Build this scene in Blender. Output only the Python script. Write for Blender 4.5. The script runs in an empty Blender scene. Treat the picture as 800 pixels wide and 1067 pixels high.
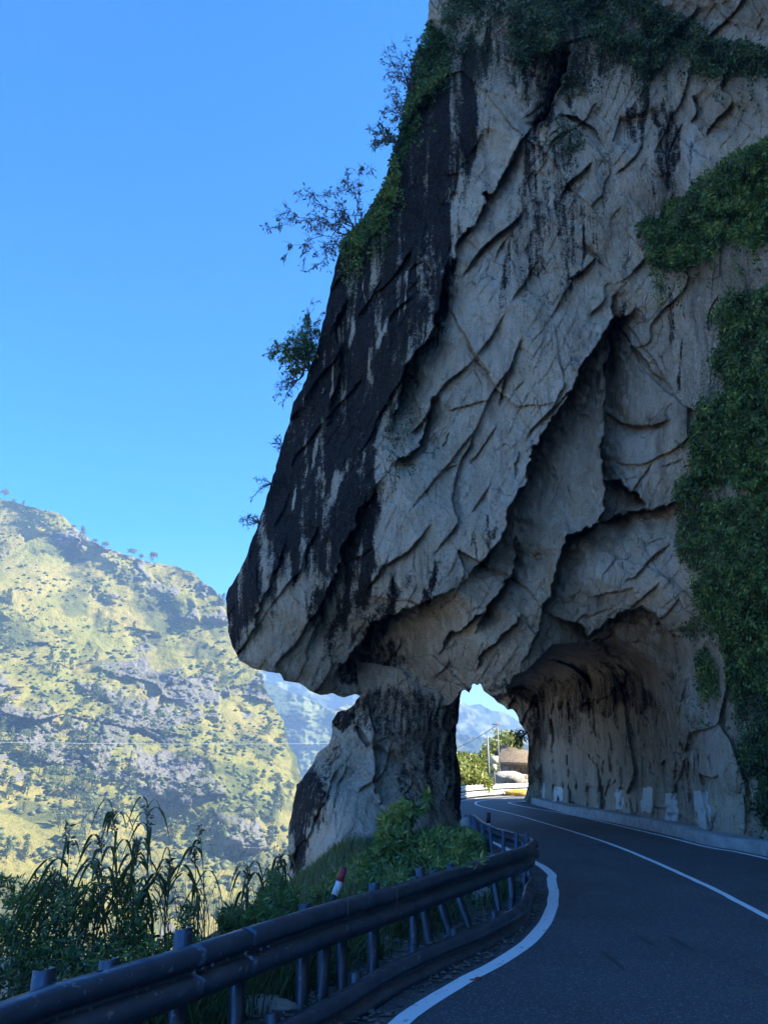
import bpy, math, random
import numpy as np
from mathutils import Vector, Matrix
R = math.radians
rng = np.random.default_rng(7)
random.seed(7)
scene = bpy.context.scene
col = scene.collection

# ------------------------------------------------------------------ camera
EYE = 2.0
F = 800.0
PITCH = math.atan(266.5 / F)
SP, CP = math.sin(PITCH), math.cos(PITCH)
cam_d = bpy.data.cameras.new('camera')
cam = bpy.data.objects.new('camera', cam_d)
col.objects.link(cam)
cam.location = (0, 0, EYE)
cam.rotation_euler = (math.pi / 2 + PITCH, 0, 0)
cam_d.sensor_fit = 'HORIZONTAL'
cam_d.sensor_width = 36
cam_d.lens = 36 * F / 800
cam_d.clip_start = 0.05
cam_d.clip_end = 20000
scene.camera = cam

# ------------------------------------------------------------------ light
SUN_EL, SUN_AZ = R(37), R(91)          # azimuth measured from +Y towards +X
sd = Vector((math.sin(SUN_AZ) * math.cos(SUN_EL), math.cos(SUN_AZ) * math.cos(SUN_EL), math.sin(SUN_EL)))
world = bpy.data.worlds.new('World')
scene.world = world
world.use_nodes = True
wn, wl = world.node_tree.nodes, world.node_tree.links
wn.clear()
wo = wn.new('ShaderNodeOutputWorld')
bg = wn.new('ShaderNodeBackground')
sky = wn.new('ShaderNodeTexSky')
sky.sky_type = 'NISHITA'
sky.sun_disc = False
sky.sun_elevation = SUN_EL
sky.sun_rotation = SUN_AZ
sky.altitude = 1500
sky.air_density = 1.0
sky.dust_density = 0.3
sky.ozone_density = 4.0
hsv = wn.new('ShaderNodeHueSaturation')
hsv.inputs['Hue'].default_value = .506
hsv.inputs['Saturation'].default_value = 1.42
wl.new(sky.outputs[0], hsv.inputs['Color'])
wl.new(hsv.outputs[0], bg.inputs['Color'])
bg.inputs['Strength'].default_value = 0.092
wl.new(bg.outputs[0], wo.inputs['Surface'])
sun_d = bpy.data.lights.new('sun', 'SUN')
sun_d.energy = 4.4
sun_d.angle = R(0.5)
sun_d.color = (1.0, 0.90, 0.74)
sun = bpy.data.objects.new('sun', sun_d)
col.objects.link(sun)
sun.location = (60, 0, 80)
sun.rotation_euler = sd.to_track_quat('Z', 'Y').to_euler()
scene.view_settings.view_transform = 'Standard'
scene.view_settings.look = 'None'
scene.view_settings.gamma = 1
scene.view_settings.exposure = 2.32
scene.render.engine = 'CYCLES'
scene.cycles.use_denoising = True
scene.cycles.denoising_prefilter = 'ACCURATE'
scene.cycles.max_bounces = 6
scene.cycles.diffuse_bounces = 4
scene.cycles.glossy_bounces = 2
scene.cycles.transmission_bounces = 3
scene.cycles.volume_bounces = 0
scene.cycles.use_adaptive_sampling = True

# ------------------------------------------------------------------ maths
def ray(px, py):
    v = 533.5 - py
    return px - 400.0, F * CP - v * SP, F * SP + v * CP      # world direction

def at_y(px, py, Y):
    dx, dy, dz = ray(px, py)
    return np.stack([dx / dy * Y, Y + 0 * dx, EYE + dz / dy * Y], -1)

def gp(px, py, z=0.0):
    dx, dy, dz = ray(px, py)
    t = (z - EYE) / dz
    return (dx * t, dy * t)

def _h(a, b, c, s):
    M = 0xFFFFFFFF
    h = (a.astype(np.int64) * 374761393 + b.astype(np.int64) * 668265263 + c.astype(np.int64) * 2147483647 + s * 974711) & M
    h = ((h ^ (h >> 13)) * 1274126177) & M
    h = ((h ^ (h >> 16)) * 2246822519) & M
    h = h ^ (h >> 15)
    return (h & 0xFFFFFF) / float(0x1000000)

def vnoise(P, s=0):
    i = np.floor(P).astype(np.int64)
    f = P - i
    u = f * f * f * (f * (f * 6 - 15) + 10)
    r = 0
    for dx in (0, 1):
        wx = u[:, 0] if dx else 1 - u[:, 0]
        for dy in (0, 1):
            wy = wx * (u[:, 1] if dy else 1 - u[:, 1])
            for dz in (0, 1):
                w = wy * (u[:, 2] if dz else 1 - u[:, 2])
                r = r + w * _h(i[:, 0] + dx, i[:, 1] + dy, i[:, 2] + dz, s)
    return r * 2 - 1

def fbm(P, octv=4, s=0, gain=0.5, ridged=False):
    a, t, r = 1.0, 0.0, 0
    P = P.copy()
    for o in range(octv):
        n = vnoise(P, s + o * 17)
        if ridged:
            n = 1 - 2 * np.abs(n)
        r = r + a * n
        t += a
        a *= gain
        P = P * 2.03 + 11.3
    return r / t

def facets(P, s=0):
    """flat tilted blocks: returns offset (-1..1) and distance to the nearest joint"""
    i = np.floor(P).astype(np.int64)
    n = len(P)
    d1 = np.full(n, 9.0); d2 = np.full(n, 9.0)
    off = np.zeros(n)
    for a in (-1, 0, 1):
        for b in (-1, 0, 1):
            for c in (-1, 0, 1):
                ia, ib, ic = i[:, 0] + a, i[:, 1] + b, i[:, 2] + c
                vx = P[:, 0] - (ia + _h(ia, ib, ic, s)); vy = P[:, 1] - (ib + _h(ia, ib, ic, s + 1)); vz = P[:, 2] - (ic + _h(ia, ib, ic, s + 2))
                d = vx * vx + vy * vy + vz * vz
                m = d < d1
                d2 = np.where(m, d1, np.minimum(d2, d))
                k = np.nonzero(m)[0]
                if len(k):
                    ja, jb, jc = ia[k], ib[k], ic[k]
                    off[k] = (_h(ja, jb, jc, s + 3) * 2 - 1) * 0.5 + (_h(ja, jb, jc, s + 4) - .5) * 1.6 * vx[k] + (_h(ja, jb, jc, s + 5) - .5) * 1.6 * vz[k] + (_h(ja, jb, jc, s + 6) - .5) * vy[k]
                d1 = np.where(m, d, d1)
    return off, np.sqrt(d2) - np.sqrt(d1)

def smooth(a, b, x):
    t = np.clip((x - a) / (b - a), 0, 1)
    return t * t * (3 - 2 * t)

class TPS:
    def __init__(self, pts):
        p = np.array(pts, float)
        self.c = p[:, :2] / 100.0
        n = len(p)
        A = np.zeros((n + 3, n + 3))
        A[:n, :n] = self.k(self.c, self.c) + np.eye(n) * 0.02
        A[:n, n] = 1; A[:n, n + 1:] = self.c
        A[n, :n] = 1; A[n + 1:, :n] = self.c.T
        self.w = np.linalg.solve(A, np.concatenate([p[:, 2], [0, 0, 0]]))
    def k(self, a, b):
        r2 = ((a[:, None, :] - b[None]) ** 2).sum(-1)
        return 0.5 * r2 * np.log(r2 + 1e-12)
    def __call__(self, x, y):
        q = np.stack([x, y], -1) / 100.0
        out = np.empty(len(q))
        n = len(self.c)
        for k in range(0, len(q), 100000):
            s = q[k:k + 100000]
            out[k:k + 100000] = self.k(s, self.c) @ self.w[:n] + self.w[n] + s @ self.w[n + 1:]
        return out

def inside(x, y, poly):
    r = np.zeros(x.shape, bool)
    n = len(poly)
    for i in range(n):
        x0, y0 = poly[i]; x1, y1 = poly[(i + 1) % n]
        if y0 == y1: continue
        c = ((y0 > y) != (y1 > y)) & (x < (x1 - x0) * (y - y0) / (y1 - y0) + x0)
        r ^= c
    return r

def polydist(x, y, pl, closed=False):
    """distance, signed side, param, closest point to a polyline"""
    pl = np.array(pl, float)
    if closed: pl = np.vstack([pl, pl[:1]])
    best = np.full(x.shape, 1e18); side = np.zeros(x.shape); tt = np.zeros(x.shape)
    cx = np.zeros(x.shape); cy = np.zeros(x.shape)
    L = np.hypot(*(pl[1:] - pl[:-1]).T); cum = np.concatenate([[0], np.cumsum(L)])
    for i in range(len(pl) - 1):
        ax, ay = pl[i]; bx, by = pl[i + 1]
        ex, ey = bx - ax, by - ay
        l2 = ex * ex + ey * ey + 1e-12
        t = np.clip(((x - ax) * ex + (y - ay) * ey) / l2, 0, 1)
        qx, qy = ax + t * ex, ay + t * ey
        d = (x - qx) ** 2 + (y - qy) ** 2
        m = d < best
        best = np.where(m, d, best)
        side = np.where(m, np.sign(ex * (y - ay) - ey * (x - ax)), side)
        tt = np.where(m, (cum[i] + t * L[i]) / cum[-1], tt)
        cx = np.where(m, qx, cx); cy = np.where(m, qy, cy)
    return np.sqrt(best), side, tt, cx, cy

def catmull(pts, step):
    P = [np.array(p, float) for p in pts]
    P = [2 * P[0] - P[1]] + P + [2 * P[-1] - P[-2]]
    out = []
    for i in range(1, len(P) - 2):
        n = max(2, int(np.linalg.norm(P[i + 1] - P[i]) / step))
        for k in range(n):
            t = k / n
            out.append(0.5 * ((2 * P[i]) + (-P[i - 1] + P[i + 1]) * t + (2 * P[i - 1] - 5 * P[i] + 4 * P[i + 1] - P[i + 2]) * t * t + (-P[i - 1] + 3 * P[i] - 3 * P[i + 1] + P[i + 2]) * t ** 3))
    out.append(P[-2])
    return np.array(out)

def rough(poly, amp, seg, seed, skip=()):
    """roughen an outline so that rock edges are craggy"""
    out = []
    n = len(poly)
    for i in range(n):
        a = np.array(poly[i], float); b = np.array(poly[(i + 1) % n], float)
        L = np.linalg.norm(b - a)
        k = max(1, int(L / seg))
        nx, ny = (b - a)[1] / (L + 1e-9), -(b - a)[0] / (L + 1e-9)
        for j in range(k):
            p = a + (b - a) * j / k
            A = 0 if i in skip else amp
            q = np.array([[p[0] * .05, p[1] * .05, seed]])
            q2 = np.array([[p[0] * .21, p[1] * .21, seed + 5.]])
            d = A * (vnoise(q)[0] * 1.0 + vnoise(q2)[0] * 0.7)
            out.append((p[0] + nx * d, p[1] + ny * d))
    return out

# ------------------------------------------------------------------ objects
def tag(o, label=None, cat=None, group=None, kind=None):
    if label: o['label'] = label
    if cat: o['category'] = cat
    if group: o['group'] = group
    if kind: o['kind'] = kind
    return o

def empty(name, loc=(0, 0, 0), label=None, cat=None, group=None):
    o = bpy.data.objects.new(name, None)
    o.location = loc
    o.empty_display_size = .3
    col.objects.link(o)
    return tag(o, label, cat, group)

def mk(name, V, Fs, mat, parent=None, attrs=None, smooth_=False, loc=None):
    """V: n x 3 (world). Fs: array m x 3 / m x 4 or list of such arrays."""
    V = np.asarray(V, np.float32)
    if not isinstance(Fs, (list, tuple)): Fs = [Fs]
    Fs = [np.asarray(f, np.int32) for f in Fs if len(f)]
    off = np.zeros(3, np.float32)
    if parent is not None: off = np.array(parent.matrix_world.translation if parent.parent is None and False else parent['_o'] if '_o' in parent else parent.location, np.float32)
    elif loc is not None: off = np.array(loc, np.float32)
    me = bpy.data.meshes.new(name)
    me.vertices.add(len(V))
    me.vertices.foreach_set('co', (V - off).ravel())
    loops = np.concatenate([f.ravel() for f in Fs])
    tot = np.concatenate([np.full(len(f), f.shape[1], np.int32) for f in Fs])
    st = np.concatenate([[0], np.cumsum(tot)[:-1]]).astype(np.int32)
    me.loops.add(len(loops)); me.loops.foreach_set('vertex_index', loops)
    me.polygons.add(len(tot)); me.polygons.foreach_set('loop_start', st); me.polygons.foreach_set('loop_total', tot)
    if smooth_: me.polygons.foreach_set('use_smooth', np.ones(len(tot), bool))
    me.update(calc_edges=True)
    for k, a in (attrs or {}).items():
        at = me.attributes.new(k, 'FLOAT', 'POINT')
        at.data.foreach_set('value', np.asarray(a, np.float32))
    if mat: me.materials.append(mat)
    o = bpy.data.objects.new(name, me)
    if parent is None and loc is not None: o.location = loc
    col.objects.link(o)
    if parent is not None: o.parent = parent
    return o

class MB:
    """collects boxes, tubes and ribbons in world space, then becomes one mesh"""
    def __init__(s): s.v = []; s.q = []; s.t = []
    def add(s, V, Q=(), T=()):
        b = len(s.v)
        s.v += [tuple(p) for p in V]
        s.q += [tuple(i + b for i in f) for f in Q]
        s.t += [tuple(i + b for i in f) for f in T]
    def box(s, c, size, M=None):
        M = M or Matrix.Identity(3)
        P = []
        for x in (-.5, .5):
            for y in (-.5, .5):
                for z in (-.5, .5):
                    p = M @ Vector((x * size[0], y * size[1], z * size[2])); P.append((c[0] + p.x, c[1] + p.y, c[2] + p.z))
        s.add(P, [(0, 1, 3, 2), (4, 6, 7, 5), (0, 4, 5, 1), (2, 3, 7, 6), (0, 2, 6, 4), (1, 5, 7, 3)])
    def tube(s, path, rad, n=8, cap=True):
        path = [Vector(p) for p in path]
        if not hasattr(rad, '__len__'): rad = [rad] * len(path)
        V = []; Q = []; T = []
        for i, p in enumerate(path):
            t = (path[min(i + 1, len(path) - 1)] - path[max(i - 1, 0)]).normalized()
            a = t.orthogonal().normalized() if i == 0 else (a - t * a.dot(t)).normalized()
            b = t.cross(a)
            for k in range(n):
                an = 2 * math.pi * k / n
                q = p + (a * math.cos(an) + b * math.sin(an)) * rad[i]
                V.append((q.x, q.y, q.z))
        for i in range(len(path) - 1):
            for k in range(n):
                Q.append((i * n + k, i * n + (k + 1) % n, (i + 1) * n + (k + 1) % n, (i + 1) * n + k))
        if cap:
            V.append(tuple(path[0])); V.append(tuple(path[-1]))
            m = len(path) * n; e = (len(path) - 1) * n
            for k in range(n):
                T.append((m, (k + 1) % n, k)); T.append((m + 1, e + k, e + (k + 1) % n))
        s.add(V, Q, T)
    def build(s, name, mat, parent=None, smooth_=False, loc=None):
        return mk(name, np.array(s.v), [np.array(s.q, np.int32).reshape(-1, 4), np.array(s.t, np.int32).reshape(-1, 3)], mat, parent, smooth_=smooth_, loc=loc)

# ------------------------------------------------------------------ materials
def new_mat(name):
    m = bpy.data.materials.new(name); m.use_nodes = True
    nt = m.node_tree
    return m, nt, nt.nodes['Principled BSDF']

def N(nt, t, **kw):
    n = nt.nodes.new(t)
    for k, v in kw.items():
        if k in n.inputs: n.inputs[k].default_value = v
        else: setattr(n, k, v)
    return n

def mixc(nt, fac, a, b, mode='MIX'):
    n = nt.nodes.new('ShaderNodeMix'); n.data_type = 'RGBA'; n.blend_type = mode
    for s, v in ((n.inputs[0], fac), (n.inputs[6], a), (n.inputs[7], b)):
        if hasattr(v, 'is_output') or hasattr(v, 'links'): nt.links.new(v, s)
        elif isinstance(v, (int, float)): s.default_value = v
        else: s.default_value = (*v, 1)
    return n.outputs[2]

def ramp(nt, src, a, b, c0=0.0, c1=1.0):
    n = nt.nodes.new('ShaderNodeMapRange'); n.clamp = True
    n.inputs[1].default_value = a; n.inputs[2].default_value = b
    n.inputs[3].default_value = c0; n.inputs[4].default_value = c1
    nt.links.new(src, n.inputs[0])
    return n.outputs[0]

def math_(nt, op, a, b=None):
    n = nt.nodes.new('ShaderNodeMath'); n.operation = op
    for s, v in zip(n.inputs, (a, b)):
        if v is None: continue
        if isinstance(v, (int, float)): s.default_value = v
        else: nt.links.new(v, s)
    return n.outputs[0]

def coords(nt, rot=(0, 0, 0), scale=(1, 1, 1)):
    tc = nt.nodes.new('ShaderNodeTexCoord')
    mp = nt.nodes.new('ShaderNodeMapping')
    mp.inputs['Rotation'].default_value = rot
    mp.inputs['Scale'].default_value = scale
    nt.links.new(tc.outputs['Object'], mp.inputs['Vector'])
    return mp.outputs[0]

def noise(nt, vec, scale, detail=5, rough=.6, out='Fac', dist=0):
    n = nt.nodes.new('ShaderNodeTexNoise')
    n.inputs['Scale'].default_value = scale; n.inputs['Detail'].default_value = detail
    n.inputs['Roughness'].default_value = rough; n.inputs['Distortion'].default_value = dist
    nt.links.new(vec, n.inputs['Vector'])
    return n.outputs[out]

def bump(nt, h, strength, dist, nrm=None):
    b = nt.nodes.new('ShaderNodeBump')
    b.inputs['Strength'].default_value = strength; b.inputs['Distance'].default_value = dist
    nt.links.new(h, b.inputs['Height'])
    if nrm is not None: nt.links.new(nrm, b.inputs['Normal'])
    return b.outputs[0]

def attr(nt, name):
    a = nt.nodes.new('ShaderNodeAttribute'); a.attribute_name = name
    return a.outputs['Fac']

def simple(name, c, rough=.7, metal=0.0, var=0.25, scale=8, bumpv=0.0, c2=None):
    m, nt, b = new_mat(name)
    v = coords(nt)
    n = noise(nt, v, scale)
    f = ramp(nt, n, .3, .7)
    c2 = c2 or tuple(x * (1 - var) for x in c)
    nt.links.new(mixc(nt, f, c, c2), b.inputs['Base Color'])
    b.inputs['Roughness'].default_value = rough; b.inputs['Metallic'].default_value = metal
    if bumpv: nt.links.new(bump(nt, noise(nt, v, scale * 4), .6, bumpv), b.inputs['Normal'])
    return m

def rock_material():
    m, nt, b = new_mat('cliff_rock')
    tilt = (R(0), R(28), 0)
    v = coords(nt)
    vs = coords(nt, tilt, (1.0, 1.0, .32))          # grain along the foliation
    vv = coords(nt, (0, R(6), 0), (1, 1, .10))      # water streaks run down
    n1 = noise(nt, v, .35, 6, .6)
    n2 = noise(nt, vs, 3.2, 8, .68)
    n3 = noise(nt, v, 14, 6, .7)
    n4 = noise(nt, vv, 1.7, 5, .6)
    c = mixc(nt, ramp(nt, n1, .36, .66), (.400, .328, .235), (.550, .462, .340))
    c = mixc(nt, ramp(nt, n2, .44, .62, 0, .7), c, (.64, .56, .45))
    c = mixc(nt, ramp(nt, n3, .52, .68, 0, .6), c, (.11, .10, .09))
    c = mixc(nt, ramp(nt, n4, .54, .70, 0, .6), c, (.075, .070, .075))
    c = mixc(nt, math_(nt, 'MULTIPLY', attr(nt, 'pale'), ramp(nt, n3, .3, .6, .7, 1)), c, (.58, .56, .51))
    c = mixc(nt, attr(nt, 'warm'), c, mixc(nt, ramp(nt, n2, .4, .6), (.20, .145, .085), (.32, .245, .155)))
    # fine joints
    w = nt.nodes.new('ShaderNodeTexVoronoi'); w.feature = 'DISTANCE_TO_EDGE'; w.inputs['Scale'].default_value = 1.45
    wv = nt.nodes.new('ShaderNodeMix'); wv.data_type = 'RGBA'; wv.inputs[0].default_value = .22
    nt.links.new(vs, wv.inputs[6]); nt.links.new(noise(nt, vs, 1.6, 4, .6, 'Color'), wv.inputs[7])
    nt.links.new(wv.outputs[2], w.inputs['Vector'])
    crack = ramp(nt, w.outputs['Distance'], 0.0, .022, 1, 0)
    crack = math_(nt, 'MULTIPLY', crack, ramp(nt, noise(nt, v, .8, 3), .5, .62))
    c = mixc(nt, math_(nt, 'MULTIPLY', crack, .7), c, (.05, .047, .045))
    n6 = noise(nt, coords(nt, (0, R(10), 0), (1, 1, .07)), 6.0, 4, .6)
    n7 = noise(nt, v, 5, 6, .7)
    st0 = math_(nt, 'ADD', attr(nt, 'stain_shade'), math_(nt, 'MULTIPLY', math_(nt, 'SUBTRACT', n6, .5), 1.3))
    st0 = math_(nt, 'ADD', st0, math_(nt, 'MULTIPLY', math_(nt, 'SUBTRACT', n7, .5), .7))
    st = math_(nt, 'ADD', st0, math_(nt, 'MULTIPLY', math_(nt, 'SUBTRACT', n2, .5), .9))
    st = math_(nt, 'ADD', st, math_(nt, 'MULTIPLY', math_(nt, 'SUBTRACT', n3, .5), 1.3))
    sf = ramp(nt, st, .34, .72, 0, .975)
    c = mixc(nt, sf, c, mixc(nt, ramp(nt, n3, .5, .68), (.010, .009, .010), (.07, .062, .055)))
    c = mixc(nt, math_(nt, 'MULTIPLY', attr(nt, 'moss'), ramp(nt, n3, .4, .6)), c, (.045, .06, .025))
    pf = ramp(nt, math_(nt, 'ADD', attr(nt, 'paint'), math_(nt, 'MULTIPLY', math_(nt, 'SUBTRACT', n3, .5), 1.2)), .30, .5)
    c = mixc(nt, pf, c, (.80, .80, .77))
    nt.links.new(c, b.inputs['Base Color'])
    b.inputs['Roughness'].default_value = .9; b.inputs['Specular IOR Level'].default_value = .15
    nb = bump(nt, n2, 1.0, .16)
    nb = bump(nt, n3, 1.0, .09, nb)
    gr = nt.nodes.new('ShaderNodeTexVoronoi'); gr.inputs['Scale'].default_value = 7; gr.inputs['Detail'].default_value = 3
    nt.links.new(vs, gr.inputs['Vector'])
    nb = bump(nt, gr.outputs['Distance'], .6, .09, nb)
    nb = bump(nt, noise(nt, v, 55, 3, .7), .6, .01, nb)
    nb = bump(nt, math_(nt, 'SUBTRACT', 1.0, crack), .9, .05, nb)
    nt.links.new(nb, b.inputs['Normal'])
    return m
ROCK = rock_material()

def leaf_material(name, ca, cb, cc):
    m, nt, b = new_mat(name)
    t = attr(nt, 'tint')
    c = mixc(nt, ramp(nt, t, 0, .6), ca, cb)
    c = mixc(nt, ramp(nt, t, .8, 1.0), c, cc)
    nt.links.new(c, b.inputs['Base Color'])
    b.inputs['Roughness'].default_value = .55
    tr = nt.nodes.new('ShaderNodeBsdfTranslucent'); nt.links.new(c, tr.inputs[0])
    mx = nt.nodes.new('ShaderNodeMixShader'); mx.inputs[0].default_value = .25
    nt.links.new(b.outputs[0], mx.inputs[1]); nt.links.new(tr.outputs[0], mx.inputs[2])
    nt.links.new(mx.outputs[0], nt.nodes['Material Output'].inputs[0])
    return m
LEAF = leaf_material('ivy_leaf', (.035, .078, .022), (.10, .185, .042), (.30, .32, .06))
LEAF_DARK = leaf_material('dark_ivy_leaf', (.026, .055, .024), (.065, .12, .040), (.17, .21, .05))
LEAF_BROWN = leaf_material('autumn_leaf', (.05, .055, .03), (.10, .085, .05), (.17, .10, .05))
LEAF_LIT = leaf_material('bright_leaf', (.13, .18, .03), (.27, .31, .06), (.38, .38, .09))  # lighter leaf copy for sunlit bushes, light put into the colour
GRASS = leaf_material('grass_blade', (.045, .085, .025), (.10, .15, .045), (.26, .25, .10))
DRY = leaf_material('dry_stalk', (.10, .085, .05), (.17, .14, .08), (.25, .2, .12))
PINE = leaf_material('pine_needle', (.08, .11, .04), (.12, .16, .05), (.18, .20, .07))
BARK = simple('bark', (.09, .07, .055), .9, var=.5, scale=20, bumpv=.01)

def leaves(P, size, tint, elong=1.7, droop=.3, rnd=rng, up=None):
    """folded four-point leaves at P; returns V, F, attr"""
    n = len(P)
    size = size * (0.45 + 1.15 * rnd.random(n) ** 1.6)
    d = rnd.normal(size=(n, 3)); d[:, 2] -= droop
    if up is not None: d = d * .6 + up
    d /= np.linalg.norm(d, axis=1)[:, None]
    s = np.cross(d, rnd.normal(size=(n, 3))); s /= np.linalg.norm(s, axis=1)[:, None] + 1e-9
    nn = np.cross(d, s)
    a = P; c = P + d * (size * elong)[:, None]
    m = P + d * (size * elong * .45)[:, None] + nn * (size * .12)[:, None]
    l = m + s * (size * .38)[:, None]; r = m - s * (size * .38)[:, None]
    V = np.stack([a, l, c, r], 1).reshape(-1, 3)
    k = np.arange(n)[:, None] * 4
    Fq = np.concatenate([k + np.array([0, 1, 2]), k + np.array([0, 2, 3])], 0)
    return V, Fq, np.repeat(tint, 4)

def blades(P, H, W, bend, tint, rnd=rng, seg=3):
    """curved grass blades rooted at P"""
    n = len(P)
    az = rnd.random(n) * 2 * math.pi
    dirv = np.stack([np.cos(az), np.sin(az), np.zeros(n)], 1)
    az2 = rnd.random(n) * 2 * math.pi
    sd_ = np.stack([np.cos(az2), np.sin(az2), np.zeros(n)], 1)
    B = bend * (.4 + rnd.random(n))
    V = []
    for k in range(seg + 1):
        t = k / seg
        c = P + dirv * (H * B * t * t)[:, None] + np.array([0, 0, 1]) * (H * (t - .35 * B * t * t))[:, None]
        w = (W * (1 - t) ** .7)[:, None] * sd_
        if k < seg: V += [c - w, c + w]
        else: V += [c]
    m = 2 * seg + 1
    V = np.stack(V, 1).reshape(-1, 3)
    b = np.arange(n)[:, None] * m
    Q = np.concatenate([b + np.array([2 * k, 2 * k + 1, 2 * k + 3, 2 * k + 2]) for k in range(seg - 1)], 0)
    T = b + np.array([2 * seg - 2, 2 * seg - 1, 2 * seg])
    return V, [Q, T], np.repeat(tint, m)

# ------------------------------------------------------------------ relief sheet
def axis(lo, hi, flo, fhi, step, grow=1.12, mx=60):
    a = list(np.arange(flo, fhi + step, step)); s = step; x = a[-1]
    while x < hi: s = min(s * grow, mx); x += s; a.append(x)
    s = step; x = a[0]; b = []
    while x > lo: s = min(s * grow, mx); x -= s; b.append(x)
    return np.array(b[::-1] + a)

def sheet(name, poly, xs, ys, pos, mat, parent=None, attrs=None, lip=(.4, 2.0, 5.0), inset=(2, 8, 20), smooth_=True, mask_in=None):
    """rock or hill skin inside an outline. pos(x, y) gives world points; the rim is carried back as real thickness"""
    X, Y = np.meshgrid(xs, ys)
    ins = inside(X, Y, poly)
    q = ins[:-1, :-1] | ins[1:, :-1] | ins[:-1, 1:] | ins[1:, 1:]
    W = X.shape[1]
    idx = np.arange(X.size).reshape(X.shape)
    Q = np.stack([idx[:-1, :-1][q], idx[1:, :-1][q], idx[1:, 1:][q], idx[:-1, 1:][q]], 1)
    used = np.unique(Q)
    remap = np.full(X.size, -1); remap[used] = np.arange(len(used))
    Q = remap[Q]
    x = X.ravel()[used].copy(); y = Y.ravel()[used].copy(); o = ~ins.ravel()[used]
    if o.any():
        _, _, _, cx, cy = polydist(x[o], y[o], poly, True)
        x[o] = cx; y[o] = cy
    V = pos(x, y)
    A = attrs(x, y, V) if attrs else {}
    if lip:
        # rim edges
        e = np.concatenate([Q[:, [0, 1]], Q[:, [1, 2]], Q[:, [2, 3]], Q[:, [3, 0]]], 0)
        key = np.sort(e, 1); kk = key[:, 0].astype(np.int64) * len(V) + key[:, 1]
        u, first, cnt = np.unique(kk, return_index=True, return_counts=True)
        be = e[first[cnt == 1]]
        # inward direction from neighbouring face centres
        bv = np.unique(be)
        fx = x[Q].mean(1); fy = y[Q].mean(1)
        sx = np.zeros(len(x)); sy = np.zeros(len(x)); sc = np.zeros(len(x))
        for k in range(4):
            np.add.at(sx, Q[:, k], fx); np.add.at(sy, Q[:, k], fy); np.add.at(sc, Q[:, k], 1)
        dx = (sx / sc - x)[bv]; dy = (sy / sc - y)[bv]
        L = np.hypot(dx, dy) + 1e-6; dx /= L; dy /= L
        bm = np.full(len(x), -1); bm[bv] = np.arange(len(bv))
        ei, ej = bm[be[:, 0]], bm[be[:, 1]]
        for _ in range(6):
            ax, ay = dx.copy(), dy.copy()
            np.add.at(ax, ei, dx[ej]); np.add.at(ax, ej, dx[ei]); np.add.at(ay, ei, dy[ej]); np.add.at(ay, ej, dy[ei])
            L = np.hypot(ax, ay) + 1e-6; dx, dy = ax / L, ay / L
        ring = [bv]; Vs = [V]; base = len(V); Qs = [Q]
        d0 = V[bv] - np.array([0, 0, EYE])
        for (back, ins_) in zip(lip, inset):
            px = x[bv] + dx * ins_; py = y[bv] + dy * ins_
            P = at_y(px, py, V[bv][:, 1] + back)
            Vs.append(P); ring.append(base + np.arange(len(bv))); base += len(bv)
            a, b = ring[-2], ring[-1]
            i, j = bm[be[:, 0]], bm[be[:, 1]]
            Qs.append(np.stack([a[j], a[i], b[i], b[j]], 1))
            for k in A: A[k] = np.concatenate([A[k], A[k][bv]])
        V = np.concatenate(Vs); Q = np.concatenate(Qs)
    return mk(name, V, Q, mat, parent, A, smooth_)

# ------------------------------------------------------------------ the cliff
OUT = [(500, -200), (452, -60), (446, 0), (446, 40), (438, 70), (424, 105), (414, 150), (402, 190), (382, 225), (352, 262), (346, 290), (338, 330), (330, 365), (318, 395),
       (304, 425), (292, 470), (278, 515), (268, 550), (252, 590), (237, 618), (236, 640), (241, 668), (250, 688), (268, 697), (292, 702), (296, 709), (312, 712), (322, 721), (334, 725),
       (346, 723), (358, 727), (370, 724), (380, 728), (395, 738), (420, 742), (450, 742), (470, 735), (479, 722), (484, 718), (488, 722), (492, 711), (497, 714), (501, 711), (505, 719), (511, 725),
       (514, 728), (518, 733), (524, 736), (529, 741), (534, 739), (540, 748), (545, 757), (549, 765), (551, 776), (550, 790), (551, 802), (550, 812), (548, 824), (545, 834), (556, 840), (579, 846), (637, 857),
       (686, 868), (735, 882), (800, 894), (900, 912), (1100, 950), (1500, 1010), (1700, 700), (1700, -200)]
OUTR = rough(OUT, 1.7, 5, 3.3)

FACE = TPS([(520, -400, 24), (900, -400, 21), (1500, -400, 15), (446, 0, 24.5), (600, 0, 23), (800, 0, 20.5), (1000, 0, 16), (1500, 0, 11), (400, 180, 25), (500, 180, 23.6), (620, 200, 22.6), (720, 180, 22), (800, 200, 20),
            (340, 330, 25.2), (420, 350, 23.9), (500, 350, 23.3), (600, 380, 22.9), (690, 380, 22.8), (740, 380, 21.4), (800, 380, 19.2), (1000, 380, 14),
            (285, 500, 25.6), (350, 500, 24.2), (430, 500, 23.4), (520, 500, 23.1), (600, 520, 23.2), (680, 540, 23.3), (740, 540, 22), (800, 560, 19.2), (1500, 500, 11),
            (238, 620, 26), (262, 620, 24.8), (310, 610, 23.9), (400, 600, 23.2), (480, 600, 23.0), (560, 620, 23.4), (640, 610, 23.6), (690, 640, 24), (740, 650, 22.8),
            (250, 688, 25.6), (300, 690, 25.2), (340, 715, 26), (380, 690, 27.0), (420, 700, 26.6), (470, 700, 25.4), (470, 730, 26.5), (510, 700, 24.6), (560, 690, 24.2), (600, 665, 24.6), (650, 655, 25.6), (700, 670, 25.2),
            (740, 720, 23.6), (790, 760, 20.5), (770, 860, 22.0), (800, 890, 20.4), (1000, 800, 13.4), (1500, 1000, 10.5)])

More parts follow.
